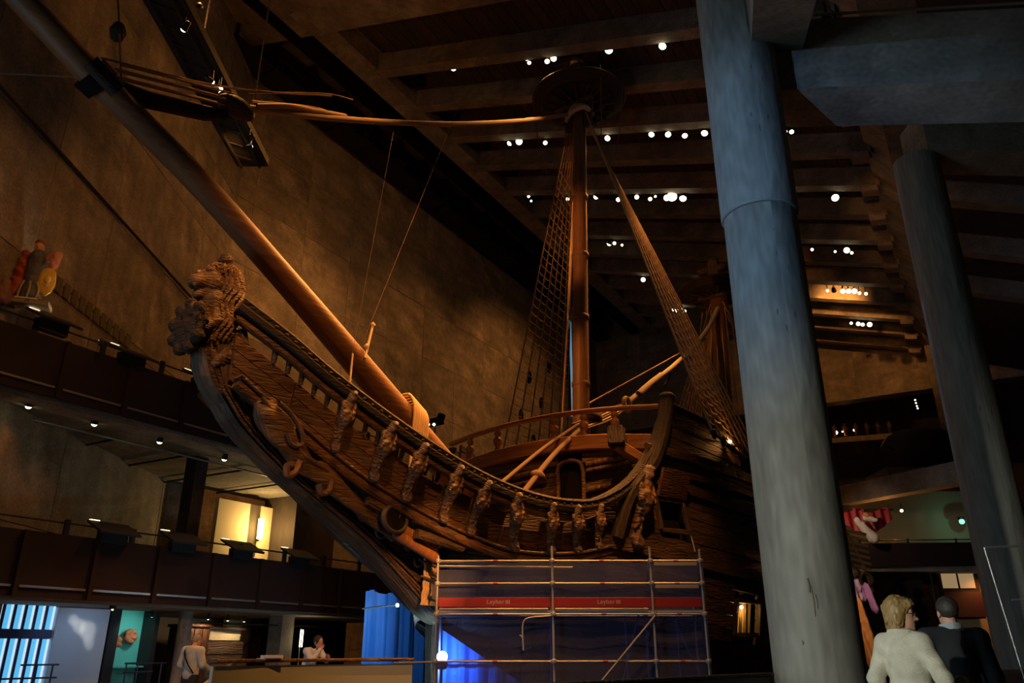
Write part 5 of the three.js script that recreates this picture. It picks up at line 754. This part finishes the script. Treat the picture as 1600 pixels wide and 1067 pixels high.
// ---------------------------------------------------------------- painted statue on the upper gallery
{
  const p = W(9.42, 7.1, 9.72), t = thing('painted_statue', 'painted wooden figure with a yellow shield on the upper gallery', 'statue', p.toArray(), 0.35);
  const nz = (x, y, z) => 0.03 * N3(x * 9, y * 9, z * 9) + 0.02 * N3(x * 20, y * 20, z * 20), nn = (f, lo, hi) => nets(f, lo, hi, 0.03);
  obj('tunic', nn((x, y, z) => smin(cap(x, y, z, [0, 0.95, 0], [0, 0.5, 0], 0.22, 0.2), cap(x, y, z, [0, 0.5, 0], [0.02, -0.28, 0], 0.2, 0.26), 0.06) + nz(x, y, z) + 0.012 * Math.sin(x * 60) * clamp(0.4 - y, 0, 1), [-0.5, -0.4, -0.5], [0.5, 1.3, 0.5]), mat(0.09, 0.09, 0.1, 0.6), t, 'dark tunic');
  obj('cloak', nn((x, y, z) => cap(x, y, z, [-0.3, 1.05, -0.1], [-0.36, -0.25, -0.1], 0.13, 0.17) + nz(x, y, z) + 0.02 * Math.sin(y * 22 + x * 18), [-0.65, -0.45, -0.4], [0.1, 1.35, 0.2]), mat(0.32, 0.06, 0.035, 0.6), t, 'red-brown cloak');
  obj('head', nn((x, y, z) => smin(smin(ell(x, y, z, [-0.04, 1.24, 0.02], [0.12, 0.16, 0.13]), cap(x, y, z, [-0.04, 1.3, 0.1], [-0.04, 1.2, 0.17], 0.02, 0.03), 0.02), cap(x, y, z, [-0.03, 1.05, 0], [-0.03, 0.98, 0], 0.08, 0.1), 0.03) + 0.4 * nz(x, y, z), [-0.25, 0.85, -0.2], [0.2, 1.5, 0.3]), mat(0.6, 0.36, 0.26, 0.5), t); obj('cap', nn((x, y, z) => Math.max(ell(x, y, z, [-0.04, 1.36, 0], [0.13, 0.1, 0.14]), 1.32 - y), [-0.3, 1.25, -0.25], [0.25, 1.55, 0.25]), mat(0.3, 0.06, 0.05, 0.6), t); obj('collar', new THREE.TorusGeometry(0.13, 0.04, 8, 20).rotateX(1.5).translate(-0.03, 1.0, 0), mat(0.55, 0.5, 0.3, 0.6), t);
  obj('raised_arm', nn((x, y, z) => smin(cap(x, y, z, [0.18, 0.95, 0.02], [0.4, 1.05, 0.06], 0.09, 0.1), cap(x, y, z, [0.42, 1.05, 0.08], [0.36, 0.55, 0.12], 0.12, 0.08), 0.05) + nz(x, y, z), [0.05, 0.35, -0.2], [0.7, 1.3, 0.4]), mat(0.55, 0.24, 0.15, 0.5), t);
  const sh = obj('shield', nn((x, y, z) => ell(x, y, z, [0.34, 0.28, 0.16], [0.2, 0.4, 0.08]) + 0.5 * nz(x, y, z) * (Math.hypot(x - 0.34, (y - 0.28) * 0.5) < 0.12 ? 1.5 : 0.5), [0.05, -0.2, -0.05], [0.65, 0.75, 0.4]), mat(0.75, 0.47, 0.07, 0.35), t, 'yellow oval shield'); obj('shield_boss', new THREE.SphereGeometry(0.08, 12, 8).scale(1, 1.4, 0.6).translate(0.36, 0.3, 0.25), mat(0.8, 0.55, 0.15, 0.3), sh);
  obj('plinth', new THREE.BoxGeometry(1.0, 0.12, 0.5).translate(0, -0.34, 0), mat(0.3, 0.24, 0.16, 0.7), t); for (const x of [-0.2, 0, 0.2]) obj('drapery_fold', tube([V(x, -0.28, 0.24), V(x + 0.02, 0, 0.25), V(x * 0.7, 0.2, 0.22)], 0.03, 8, 6), mat(0.4, 0.34, 0.24, 0.6), t); obj('pale_hem', new THREE.BoxGeometry(0.5, 0.03, 0.54).translate(0, -0.27, 0), M.white, t);
  const t2 = thing('painted_statue', 'dark reddish carving standing at the very left edge of the upper gallery', 'statue', W(8.75, 7.25, 9.25).toArray()); obj('body', nn((x, y, z) => cap(x, y, z, [0, 0.4, 0], [0, 0, 0], 0.12, 0.2) + nz(x, y, z), [-0.4, -0.25, -0.4], [0.4, 0.7, 0.4]), mat(0.2, 0.1, 0.08, 0.6), t2);
  const l = thing('unseen_statue_spotlight', 'unseen small spotlight on the balcony rail lighting the painted statue', 'spotlight', W(11.0, 7.9, 8.75).toArray()); obj('body', lathe([[0, -0.1], [0.05, -0.1], [0.05, 0.08], [0, 0.08]], 0, 0, 0, 12), M.steelDark, l); obj('lens', new THREE.SphereGeometry(0.035, 10, 8).translate(-0.05, 0.06, -0.04), M.lensDim, l);  // unseen lamp, placed to light the painted statue
  const s = new THREE.SpotLight(new THREE.Color().setRGB(1, 0.7, 0.4), 5, 0, 0.5, 0.5); s.position.copy(W(11.0, 7.9, 8.75)); s.position.y += 0.14; s.target.position.copy(W(9.5, 7.0, 10.2)); s.castShadow = true; scene.add(s, s.target);
}
// cable ladder along the near wall
{
  const t = thing('cable_ladder', 'row of small dark squares, a cable ladder along the left wall', 'cable ladder', [-12.5, 10.9, -21]);
  for (const y of [10.5]) part(t, 'side_rail', tube([V(-12.54, y, -18.6), V(-12.54, y, -26)], 0.012), M.oakDark); for (let i = 0; i < 13; i++) part(t, 'rung', beam(V(-12.55, 10.55, -18.8 - i * 0.42), V(-12.55, 10.98, -18.8 - i * 0.42), 0.26, 0.03, 0, V(1, 0, 0)), mat(0.12, 0.1, 0.06, 0.8));
  const p = thing('wall_conduit', 'thin dark cable running along the upper joint of the left wall', 'cable', [-12.5, 14, -20]); part(p, 'cable', tube([V(-12.52, 14.2, -10), V(-12.52, 14.16, -30)], 0.05), M.steelDark);
}
// lighting gantry along the wall and ceiling
{
  const t = thing('wall_gantry', 'long dark service gantry where the big wall meets the ceiling', 'gantry', W(40, 1.5, 27.5).toArray());
  part(t, 'deck', wbox(15, 61, 0.2, 1.6, 27.3, 27.5), M.steelDark); part(t, 'handrail', tube([W(15, 1.7, 28.6), W(61, 1.7, 28.6)], 0.06), M.steelDark); part(t, 'duct', wbox(15, 61, 3.4, 4.2, 27.3, 28.2, 0.1), M.black); part(t, 'duct', wbox(15, 61, 0.3, 1.2, 28.4, 29.2, 0.1), M.steelDark);
  for (let a = 18; a < 61; a += 2.4) { part(t, 'hanger', wbox(a, a + 0.12, 0.2, 1.7, 27.3, 29.3), M.steelDark); }
  for (let a = 20; a < 60; a += 3.1) { const p = W(a, 2.3, 27.0); part(t, 'idle_spot', merge([bar(W(a, 1.5, 27.4), p, 0.04), bar(p, W(a + 0.25, 2.5, 26.75), 0.14, 0.16, 10)]), M.black, 'unlit spotlight on an arm'); }
}
// truss with spots at the upper left
{
  const t = thing('lighting_truss', 'dark lighting truss at the upper left carrying six lit spots', 'truss', [-7, 13.7, -15]);
  for (const [dx, dy] of [[-0.25, 0], [0.25, 0], [-0.25, 0.5], [0.25, 0.5]]) part(t, 'chord', tube([V(-7.3 + dx, 13.9 + dy, -10), V(-7.3 + dx, 13.9 + dy, -18.6)], 0.035), M.trussBlack);
  for (let i = 0; i < 14; i++) { const z = -10.2 - i * 0.6; for (const dx of [-0.25, 0.25]) part(t, 'lattice', tube([V(-7.3 + dx, 13.9, z), V(-7.3 + dx, 14.4, z - 0.3)], 0.02), M.trussBlack); part(t, 'cross_bar', tube([V(-7.55, 13.9, z), V(-7.05, 13.9, z - 0.3)], 0.02), M.trussBlack); }
  part(t, 'catwalk', beam(V(-7.3, 14.15, -9.8), V(-7.3, 14.15, -18.7), 0.9, 0.3, 0.04), M.trussBlack);
  for (const z of [-11, -14.6, -18.2]) part(t, 'hanger', tube([V(-7.3, 14.4, z), V(-7.3, 26.5, z)], 0.02), M.trussBlack); 
}

// ---------------------------------------------------------------- lit spotlights: housing, lens, and a light where they reach the ship or the walls
function spot(p, aim, r, label, group, light, name = 'ceiling_spotlight', lens = M.lens) {
  const t = thing(name, label, 'spotlight', p.toArray(), 0, group), d = aim.clone().sub(p).normalize(), q = new THREE.Quaternion().setFromUnitVectors(V(0, -1, 0), d);
  const add = (n, g, m) => { const o = obj(n, g, m, t); o.quaternion.copy(q); return o; };
  add('housing', spotHouse, M.steelDark).scale.setScalar(r / 0.12); add('lens', spotLens, lens).scale.setScalar(r / 0.12); obj('bracket', spotArm, M.steelDark, t).scale.setScalar(r / 0.12);
  if (light) { const l = new THREE.SpotLight(light.c ?? WARM, light.i, 0, light.a, light.p ?? 0.7); l.position.copy(p).addScaledVector(d, r * 0.3); l.target.position.copy(aim); l.castShadow = true; l.shadow.radius = 6; scene.add(l, l.target); }
}
const spotHouse = new THREE.LatheGeometry([[0, 0.34], [0.08, 0.33], [0.1, 0.2], [0.13, 0.02], [0.13, -0.01], [0.115, -0.01], [0.11, 0.02], [0, 0.03]].map(([a, b]) => new THREE.Vector2(a, b)), 16), spotLens = new THREE.LatheGeometry([[0, -0.09], [0.06, -0.075], [0.1, -0.03], [0.115, 0.01], [0, 0.012]].map(([a, b]) => new THREE.Vector2(a, b)), 16), spotArm = new THREE.BoxGeometry(0.04, 0.5, 0.04).translate(0, 0.3, 0);
const bow = V(-3.5, 5, -17), hull = V(2.5, 5, -21), wallMid = W(30, 0, 12), cam = V(0, 2, 2);
{
  const ord = ['first', 'second', 'third', 'fourth', 'fifth', 'sixth', 'seventh', 'eighth', 'ninth', 'tenth', 'eleventh', 'twelfth', 'thirteenth'];
  const rows = [[0, 'the topmost row, level with the foretop', [[9.93, -0.84, 1, W(26, 0, 9), 170, 0.6], [13.73, -0.83, 0.6], [13.85, -1.05, 0.6], [14.7, -1.09, 0.8], [15.0, -0.97, 1, V(-6, 6, -14), 900, 0.34], [17.45, -0.9, 1.2, V(-3.4, 4.5, -17), 1700, 0.34], [19.63, -1.04, 1.1, V(-1.5, 5, -19), 1500, 0.36]]],
    [2, 'the second row, just below the foretop', [[9.37, -1.1, 1, W(22, 0, 12), 170, 0.6], [9.94, -1.02, 1.3, V(-6, 10, -14), 420, 0.35], [11.45, -1.19, 0.8], [14.79, -1.13, 1, V(-3, 5.5, -18), 1200, 0.3], [16.97, -1.06, 1, V(0.5, 7.5, -24), 1500, 0.3], [17.75, -1.11, 1], [18.51, -1.23, 0.9], [19.4, -1.15, 1.1, V(2.0, 4, -22), 750, 0.3], [22.72, -1.31, 0.8], [22.99, -1.33, 0.7]]],
    [4, 'the third row, where the biggest lamp shines', [[7.18, -1.0, 0.6], [7.35, -1.31, 0.5], [9.74, -1.2, 0.7], [11.5, -1.09, 1.1, W(34, 0, 11), 165, 0.75], [12.83, -1.27, 0.9], [13.91, -1.12, 0.9], [14.66, -1.25, 0.8], [14.96, -1.09, 0.5], [15.59, -1.18, 1.3], [15.87, -1.11, 2, V(3.5, 6.5, -24), 900, 0.3], [16.45, -1.23, 1.4, V(5.5, 10, -30.5), 1000, 0.28], [21.82, -1.36, 0.8], [23.73, -1.27, 1.3]]],
    [6, 'the fourth row from the front', [[9.72, -1.27, 1.2, W(46, 0, 14), 200, 0.8], [10.07, -1.22, 0.8], [10.58, -1.34, 0.6], [21.65, -1.3, 0.6], [22.79, -1.39, 0.5], [23.37, -1.29, 1.2], [23.59, -1.44, 0.6]]],
    [8, 'the fifth row from the front', [[9.68, -1.26, 1.2], [13.92, -1.22, 1.2, V(9.5, 10, -38), 700, 0.3], [14.31, -1.15, 1.2], [21.45, -1.35, 0.7], [21.81, -1.32, 1, W(61, 21, 22), 120, 0.8], [22.3, -1.33, 1.1], [22.62, -1.31, 1.1], [22.94, -1.29, 1.2], [23.2, -1.4, 0.7], [23.54, -1.42, 0.7]]],
    [10, 'the farthest row at the back of the hall', [[9.78, -1.25, 0.8], [10.02, -1.29, 1], [10.42, -1.2, 1], [10.66, -1.29, 0.8], [21.95, -1.27, 0.7], [22.37, -1.28, 1], [22.63, -1.31, 0.9], [23.05, -1.27, 1.2]]]];
  for (const [k, nm, L] of rows) L.forEach(([s, dy, sz, aim, i, a], j) => { const p = W(22.95 + 3.02 * k + 0.42, s, roofY(s) + dy); spot(p, aim ?? V(-1 + j, 4, -17), 0.14 * sz, sz === 2 ? 'biggest dazzling ceiling spotlight' : ord[j] + ' ceiling spotlight from the left in ' + nm, 'lit spotlights under the roof beams', aim && { i, a }); });
  // unseen spotlights under the beams above the camera, placed to light bow and walls
  [[13.0, 19.5, V(-3.6, 5, -16.5), 1200, 0.34], [11.6, 21.5, V(-0.5, 5, -19.5), 1150, 0.32], [12.5, 24.5, V(1.6, 3.6, -21), 900, 0.28], [11, 10, V(-9.5, 12, -30), 190, 0.6], [9, 12, V(-5.2, 7.5, -13.5), 1100, 0.2], [11.5, 14, W(30, 0, 17), 170, 0.62], [1.5, 27, V(-3.5, 4.4, -16.8), 800, 0.26], [0.5, 25, V(-6, 7, -13.8), 600, 0.1]].forEach(([a, s, aim, i, w], j) => spot(W(a, s, roofY(s) - 1.3), aim, 0.14, 'unseen ceiling spotlight above the picture edge, ' + ord[j] + ' counted from the right', 'unseen spotlights above the camera', { i, a: w }));
  // two unseen wall spotlights beside the camera: a neutral one on the foot of the pillar and a cool one higher up
  spot(V(-7.5, 3.4, 2.2), V(3.3, 1.9, -8.8), 0.1, 'unseen neutral wall spotlight left of the camera lighting the foot of the pillar', undefined, { i: 330, a: 0.27, p: 1, c: new THREE.Color().setRGB(1, 0.97, 0.8) }, 'unseen_wall_spotlight');
  spot(V(-9.5, 4.2, 1.5), V(3.5, 7.2, -10), 0.1, 'unseen cool wall spotlight left of the camera lighting the upper pillar', undefined, { i: 420, a: 0.2, p: 1, c: new THREE.Color().setRGB(0.3, 0.58, 1) }, 'unseen_wall_spotlight');
  spot(V(2.6, 7.35, -5.0), V(-2.0, 2.9, -18.7), 0.1, 'unseen spotlight under the beam above the camera lighting the rope lashing', undefined, { i: 1300, a: 0.085, p: 1 }, 'unseen_beam_spotlight');  // unseen lamp, placed to light the rope lashing
  spot(V(1.9, 6.6, -4.0), V(-4.2, 3.5, -16.6), 0.1, 'second unseen spotlight under the beam above the camera lighting the lower bow', undefined, { i: 190, a: 0.2, p: 1 }, 'unseen_beam_spotlight');  // unseen lamp, placed to light the underside of the bow
  spot(V(5.25, 11.1, -10.2), W(38, 26.1, 20.9), 0.09, 'unseen uplighter on top of the cross beam shining along the girder', undefined, { i: 380, a: 0.1, p: 1 }, 'unseen_uplight');  // unseen lamp, placed to light the girder edge
  // truss spots at the upper left
  [[-6.7, 13.14, -12.55], [-6.7, 13.15, -14.16], [-6.7, 13.33, -14.6], [-6.7, 13.2, -14.5], [-6.7, 13.47, -16.69], [-6.7, 13.36, -16.86]].forEach(([x, y, z], j) => spot(V(x, y, z), j % 2 ? V(2.4, 13 + (j - 2) * 3, -26.5) : j === 2 ? V(-2, 1, -4) : V(-12.6, 9 + j, -17 - j * 1.4), 0.07, ord[j] + ' spotlight from the top on the lighting truss at the upper left', 'spotlights on the truss', [{ i: 42, a: 0.7, p: 1 }, { i: 500, a: 0.16, p: 1 }, null, { i: 600, a: 0.16, p: 1 }, { i: 34, a: 0.7, p: 1 }, null][j], 'truss_spotlight'));
  spot(V(-6.9, 14.6, -13.4), W(17, 3, 28), 0.07, 'added uplighter on top of the lighting truss facing the broad beam', undefined, { i: 90, a: 0.75, p: 1 }, 'unseen_uplight');  // added lamp in place of bounced light under the broad beam
  // downlights under the edge of the upper gallery
  [[10.22, 7.05], [11.99, 7.02], [14.02, 6.98], [16.37, 6.94]].forEach(([a, y], j) => spot(W(a, DW - 19.8, y - 0.05), W(a + 0.3, 5.5, 3), 0.085, ord[j] + ' small downlight from the left under the upper gallery edge', 'downlights under the upper gallery', { i: 2.2, a: 0.9, p: 1 }, 'gallery_downlight'));
  // far lights in the dark end of the hall
  [[31.14, 19.34, -58, 'upper lamp in the upright cluster at the far right end'], [31.16, 19.1, -58, 'second lamp down in the upright cluster at the far right end'], [31.18, 18.86, -58, 'third lamp down in the upright cluster at the far right end'], [31.21, 18.67, -58, 'lowest lamp in the upright cluster at the far right end'], [25.47, 17.28, -60, 'lone warm lamp in the dark opening just right of the pillar'], [26.0, 17.36, -60, 'tiny lamp close to the lone warm lamp in the dark opening'], [26.96, 17.48, -60, 'small white lamp right of the warm lamp in the dark opening'], [22.22, 8.56, -40, 'tiny lamp left of the square column, low at the right'], [17.13, 4.71, -35, 'left lamp of the pair under the far right balcony'], [17.44, 4.74, -35, 'right lamp of the pair under the far right balcony'], [16.74, 6.93, -34, 'small lamp right of the red cloth'], [16.15, 6.82, -34, 'small lamp above the red cloth']].forEach(([x, y, z, lb], j) => spot(V(x, y, z), V(x - 4, y - 5, z + 8), [0.065, 0.065, 0.065, 0.065, 0.16, 0.06, 0.1, 0.05, 0.06, 0.1, 0.07, 0.06][j], lb, 'lamps at the far right end', j === 9 ? { i: 25, a: 1.1 } : j === 4 ? { i: 60, a: 1 } : j === 11 ? { i: 30, a: 1.2 } : null, 'hall_lamp'));
  spot(V(17.6, 4.0, -30.2), V(17.4, 1.5, -31.3), 0.06, 'unseen small spotlight under the far balcony hidden behind the round column', undefined, { i: 7, a: 1.1 }, 'gallery_downlight');  // unseen lamp, placed to light the brown wall
  const p = V(20.36, 6.77, -36), t = thing('exit_lamp', 'faint green lamp on the wall above the far right balcony', 'lamp', p.toArray()); obj('glass', new THREE.SphereGeometry(0.12, 12, 8), glow(0.3, 0.9, 0.6, 1.2), t); obj('holder', lathe([[0, 0], [0.16, 0], [0.16, 0.1], [0, 0.1]], 0, 0.1, 0, 12), M.steelDark, t); const gl = new THREE.PointLight(new THREE.Color().setRGB(0.25, 0.9, 0.6), 0.5); gl.position.copy(p).add(V(-0.1, 0, 0.4)); gl.castShadow = true; scene.add(gl);
  const q = V(-2.8, 9.0, -27.6), b = thing('stand_spotlight', 'black double spotlight on a stand behind the bowsprit foot', 'spotlight', [q.x, -5, q.z]); part(b, 'stand', tube([V(q.x, -5, q.z), q], 0.04), M.steelDark); part(b, 'head', merge([bar(q.clone().add(V(-0.3, 0, 0)), q.clone().add(V(0.3, 0.15, 0)), 0.16, 0.16, 12), bar(q.clone().add(V(0.15, 0.1, -0.1)), q.clone().add(V(0.25, 0.35, 0.05)), 0.14, 0.14, 12)]), M.black); for (const d of [-0.22, -0.02]) part(b, 'lens', new THREE.SphereGeometry(0.05, 10, 8).translate(q.x + d, q.y - 0.06, q.z + 0.15), M.lens);
}
// ---------------------------------------------------------------- far end on the right
{
  const w = struct('wall_far', null, null, 'brown-lit wall and gallery behind the couple at the lower right', 'wall');
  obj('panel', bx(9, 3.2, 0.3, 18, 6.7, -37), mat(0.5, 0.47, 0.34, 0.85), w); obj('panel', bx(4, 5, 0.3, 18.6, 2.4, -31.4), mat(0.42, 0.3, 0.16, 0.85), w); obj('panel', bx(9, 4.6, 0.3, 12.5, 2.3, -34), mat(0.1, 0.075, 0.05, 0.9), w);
  const g = struct('far_balcony', null, null, 'dark gallery parapet behind the couple', 'balcony'); obj('panel', beam(V(12.2, 4.62, -30), V(24, 4.75, -30), 0.15, 0.85), M.parapet, g); obj('slab', bx(12, 0.3, 6, 18, 4.2, -33), M.conc2, g); obj('rail', tube([V(12.2, 5.15, -30), V(24, 5.3, -30)], 0.02), M.steelDark, g); for (let i = 0; i < 6; i++) obj('rail_post', bx(0.06, 0.25, 0.06, 13 + i * 1.8, 5.12, -30), M.steelDark, g);
  struct('far_beam', beam(V(13.6, 7.62, -36), V(15.8, 6.9, -25), 0.7, 0.75), M.conc, 'brown beam rising to the right behind the pillar', 'beam');
  struct('far_beam', beam(V(24.0, 16.5, -60), V(32, 15.8, -54), 0.6, 0.4), M.conc3, 'pale ledge under the row of little carved heads far away', 'beam');
  for (let i = 0; i < 6; i++) { const o = obj('tiny_statue', herm, M.oakLight); o.scale.setScalar(0.9); o.position.set(25.2 + i * 0.62, 17.3 - i * 0.09, -59.6 + i * 0.5); tag(o, 'tiny pale carved figure far away, ' + ['first', 'second', 'third', 'fourth', 'fifth', 'sixth'][i] + ' in the row right of the pillar', 'carving', 'row of tiny carved figures'); }
  const b = thing('covered_boat', 'dark rounded boat hull on the far gallery at the right', 'boat', [25, 12, -47]); part(b, 'hull', loft([...Array(12)].map((_, i) => { const f = i / 11, r = 1.5 * Math.sqrt(Math.max(0.02, 1 - Math.pow(2 * f - 1, 2))), ring = []; for (let k = 0; k < 16; k++) { const a = k / 16 * 6.2832; ring.push(V(22.6 + 5.2 * f, 12.8 + r * Math.cos(a) * 0.9, -47 + r * Math.sin(a))); } return ring; }), true), mat(0.03, 0.025, 0.022, 0.6)); part(b, 'keel', tube([V(22.6, 12.8, -46.4), V(25.2, 11.7, -45.9), V(27.8, 12.8, -46.4)], 0.08, 20, 6), M.oakDark); struct('far_beam', beam(V(22, 11.0, -47), V(28.5, 11.0, -47), 3, 0.7), M.conc2, 'dark ledge carrying the boat hull at the far right', 'beam');
  // display window frames
  const f = struct('window_3', null, null, 'two lit cream panes above a dark panel behind the man', 'window'); obj('frame', bx(1.5, 2.1, 0.1, 16.85, 3.5, -30.9), M.parapet, f); for (const x of [16.5, 17.15]) obj('pane', bx(0.55, 0.95, 0.05, x, 4.0, -30.82), glow(0.5, 0.33, 0.16, 0.55), f); obj('panel', bx(1.4, 0.9, 0.06, 16.9, 2.95, -30.82), mat(0.05, 0.012, 0.015, 0.6), f); obj('mullion', tube([V(15.75, 2.0, -30.7), V(15.75, 4.5, -30.7)], 0.04), M.steelDark, f);
  // red cloth with painted ship ornament, draped figure
  const c = thing('red_cloth', 'deep red cloth swag hanging high beside the pillar', 'cloth', [13.2, 6, -30]), rd = mat(0.35, 0.015, 0.02, 0.5), secs = []; for (let i = 0; i <= 24; i++) { const x = 12.4 + i * 0.085, sag = 0.55 * Math.sin(i / 24 * Math.PI) + 0.3, z = -30.3 + 0.08 * Math.sin(i * 1.7); secs.push([V(x, 6.35 - 0.1 * Math.sin(i * 0.5), z), V(x, 6.3 - sag, z + 0.16), V(x, 6.3 - sag, z + 0.12), V(x, 6.35 - 0.1 * Math.sin(i * 0.5), z - 0.03)]); } part(c, 'cloth', loft(secs, true), rd); part(c, 'pole', tube([V(12.3, 6.36, -30.3), V(14.6, 6.36, -30.3)], 0.03), M.oakDark);
  const fig = thing('painted_figure', 'pale painted figure leaning forward below the red cloth', 'statue', [13.1, 5.0, -29.6]); part(fig, 'body', nets((x, y, z) => smin(cap(x, y, z, [12.85, 5.85, -29.6], [13.35, 5.2, -29.6], 0.12, 0.2), cap(x, y, z, [13.2, 5.95, -29.6], [13.5, 5.85, -29.5], 0.12, 0.08), 0.05) + 0.03 * N3(x * 8, y * 8, z * 8), [12.5, 4.9, -30], [13.8, 6.2, -29.2], 0.04), mat(0.6, 0.55, 0.5, 0.6)); part(fig, 'cap', new THREE.SphereGeometry(0.14, 10, 8).translate(13.22, 6.02, -29.6), mat(0.5, 0.18, 0.06, 0.6));
  const or = thing('gilded_ornament', 'golden slatted carved ornament just right of the pillar', 'carving', [11.9, 3.4, -28]); for (let i = 0; i < 7; i++) part(or, 'slat', beam(V(11.5 + i * 0.05, 5.3 - i * 0.2, -28), V(12.35, 5.1 - i * 0.2, -27.9), 0.06, 0.09, 0.01), mat(0.5, 0.25, 0.06, 0.5)); part(or, 'post', tube([V(11.5, 5.6, -28), V(12.1, 4.2, -28), V(12.3, 3.2, -28)], 0.06, 12, 6), mat(0.4, 0.18, 0.05, 0.5)); part(or, 'scroll', new THREE.TorusGeometry(0.2, 0.06, 8, 16).translate(12.1, 3.6, -27.9), mat(0.3, 0.12, 0.05, 0.5));
  const dr = thing('draped_figure', 'painted carving in orange and violet drapery beside the pillar', 'statue', [10.25, 0.6, -24]), dn = (n, A, B, ra, rb, m, l) => part(dr, n, nets((x, y, z) => cap(x, y, z, A, B, ra, rb) + 0.05 * Math.sin(x * 26 + y * 5) + 0.03 * N3(x * 9, y * 6, z * 9), [Math.min(A[0], B[0]) - 0.4, Math.min(A[1], B[1]) - 0.4, -24.5], [Math.max(A[0], B[0]) + 0.4, Math.max(A[1], B[1]) + 0.4, -23.5], 0.035), m, l);
  dn('orange_drapery', [10.05, 2.6, -24], [10.3, 1.1, -24], 0.16, 0.22, mat(0.6, 0.24, 0.06, 0.5)); dn('violet_drapery', [10.35, 3.1, -24.1], [10.55, 2.5, -24.1], 0.1, 0.13, mat(0.4, 0.18, 0.42, 0.5)); dn('shoulder', [10.05, 3.2, -24.1], [10.1, 2.7, -24.1], 0.14, 0.14, mat(0.45, 0.3, 0.5, 0.5)); part(dr, 'head', new THREE.SphereGeometry(0.16, 12, 10).translate(10.1, 3.5, -24), M.oak2); part(dr, 'pedestal', lathe([[0, 0], [0.45, 0], [0.4, 0.9], [0, 0.9]], 10.3, 0, -24, 16), M.black);
  const l1 = new THREE.SpotLight(new THREE.Color().setRGB(1, 0.66, 0.35), 60, 0, 0.5, 0.6); const lp = V(7.9, 5.2, -21); spot(lp, V(10.3, 2.2, -24), 0.08, 'unseen small spotlight lighting the draped carving, hidden behind the pillar', undefined, { i: 34, a: 0.3, c: new THREE.Color().setRGB(1, 0.66, 0.35) }, 'unseen_carving_spotlight'); spot(V(10.2, 6.6, -27), V(13, 5.6, -30), 0.08, 'unseen small spotlight lighting the red cloth', undefined, { i: 22, a: 0.45, c: new THREE.Color().setRGB(1, 0.7, 0.45) }, 'unseen_carving_spotlight');  // unseen lamps, placed to light the carving and the cloth
  // glazed frame at the right edge
  const gf = thing('glass_barrier', 'thin metal-framed glass barrier at the right edge', 'glass barrier', [6.2, 0, -9]); const R = [V(5.28, 2.42, -9), V(6.1, 2.46, -9), V(5.46, 1.86, -9), V(6.1, 1.9, -9), V(5.62, 1.2, -9)];
  part(gf, 'frame', tube([R[0], R[1]], 0.012), M.steel); part(gf, 'frame', tube([V(5.28, 2.42, -9), V(5.5, 0.1, -9)], 0.012), M.steel); part(gf, 'frame', tube([R[2], R[3]], 0.01), M.steel); part(gf, 'foot', bx(0.9, 0.08, 0.2, 5.8, 0.04, -9), M.steelDark);
  const gm = new THREE.MeshPhysicalMaterial({ transmission: 1, thickness: 0, roughness: 0.02, side: THREE.DoubleSide }); part(gf, 'glass', loft([[V(5.3, 2.4, -9.01), V(6.3, 2.4, -9.01), V(6.3, 2.4, -9.02), V(5.3, 2.4, -9.02)], [V(5.5, 0.1, -9.01), V(6.3, 0.1, -9.01), V(6.3, 0.1, -9.02), V(5.5, 0.1, -9.02)]]), gm);
}
// narrow bluish window slit in the long wall behind the mast
{ const w = struct('window_4', null, null, 'narrow tall pale-blue window slit behind the foremast', 'window'); obj('pane', wbox(54.9, 55.75, 0.0, 0.12, 19, 28.0), glow(0.13, 0.3, 0.42, 0.8), w); for (const a of [54.85, 55.75]) obj('frame', wbox(a, a + 0.1, 0, 0.3, 19, 28.1), M.steelDark, w); }
renderer.render(scene, camera);
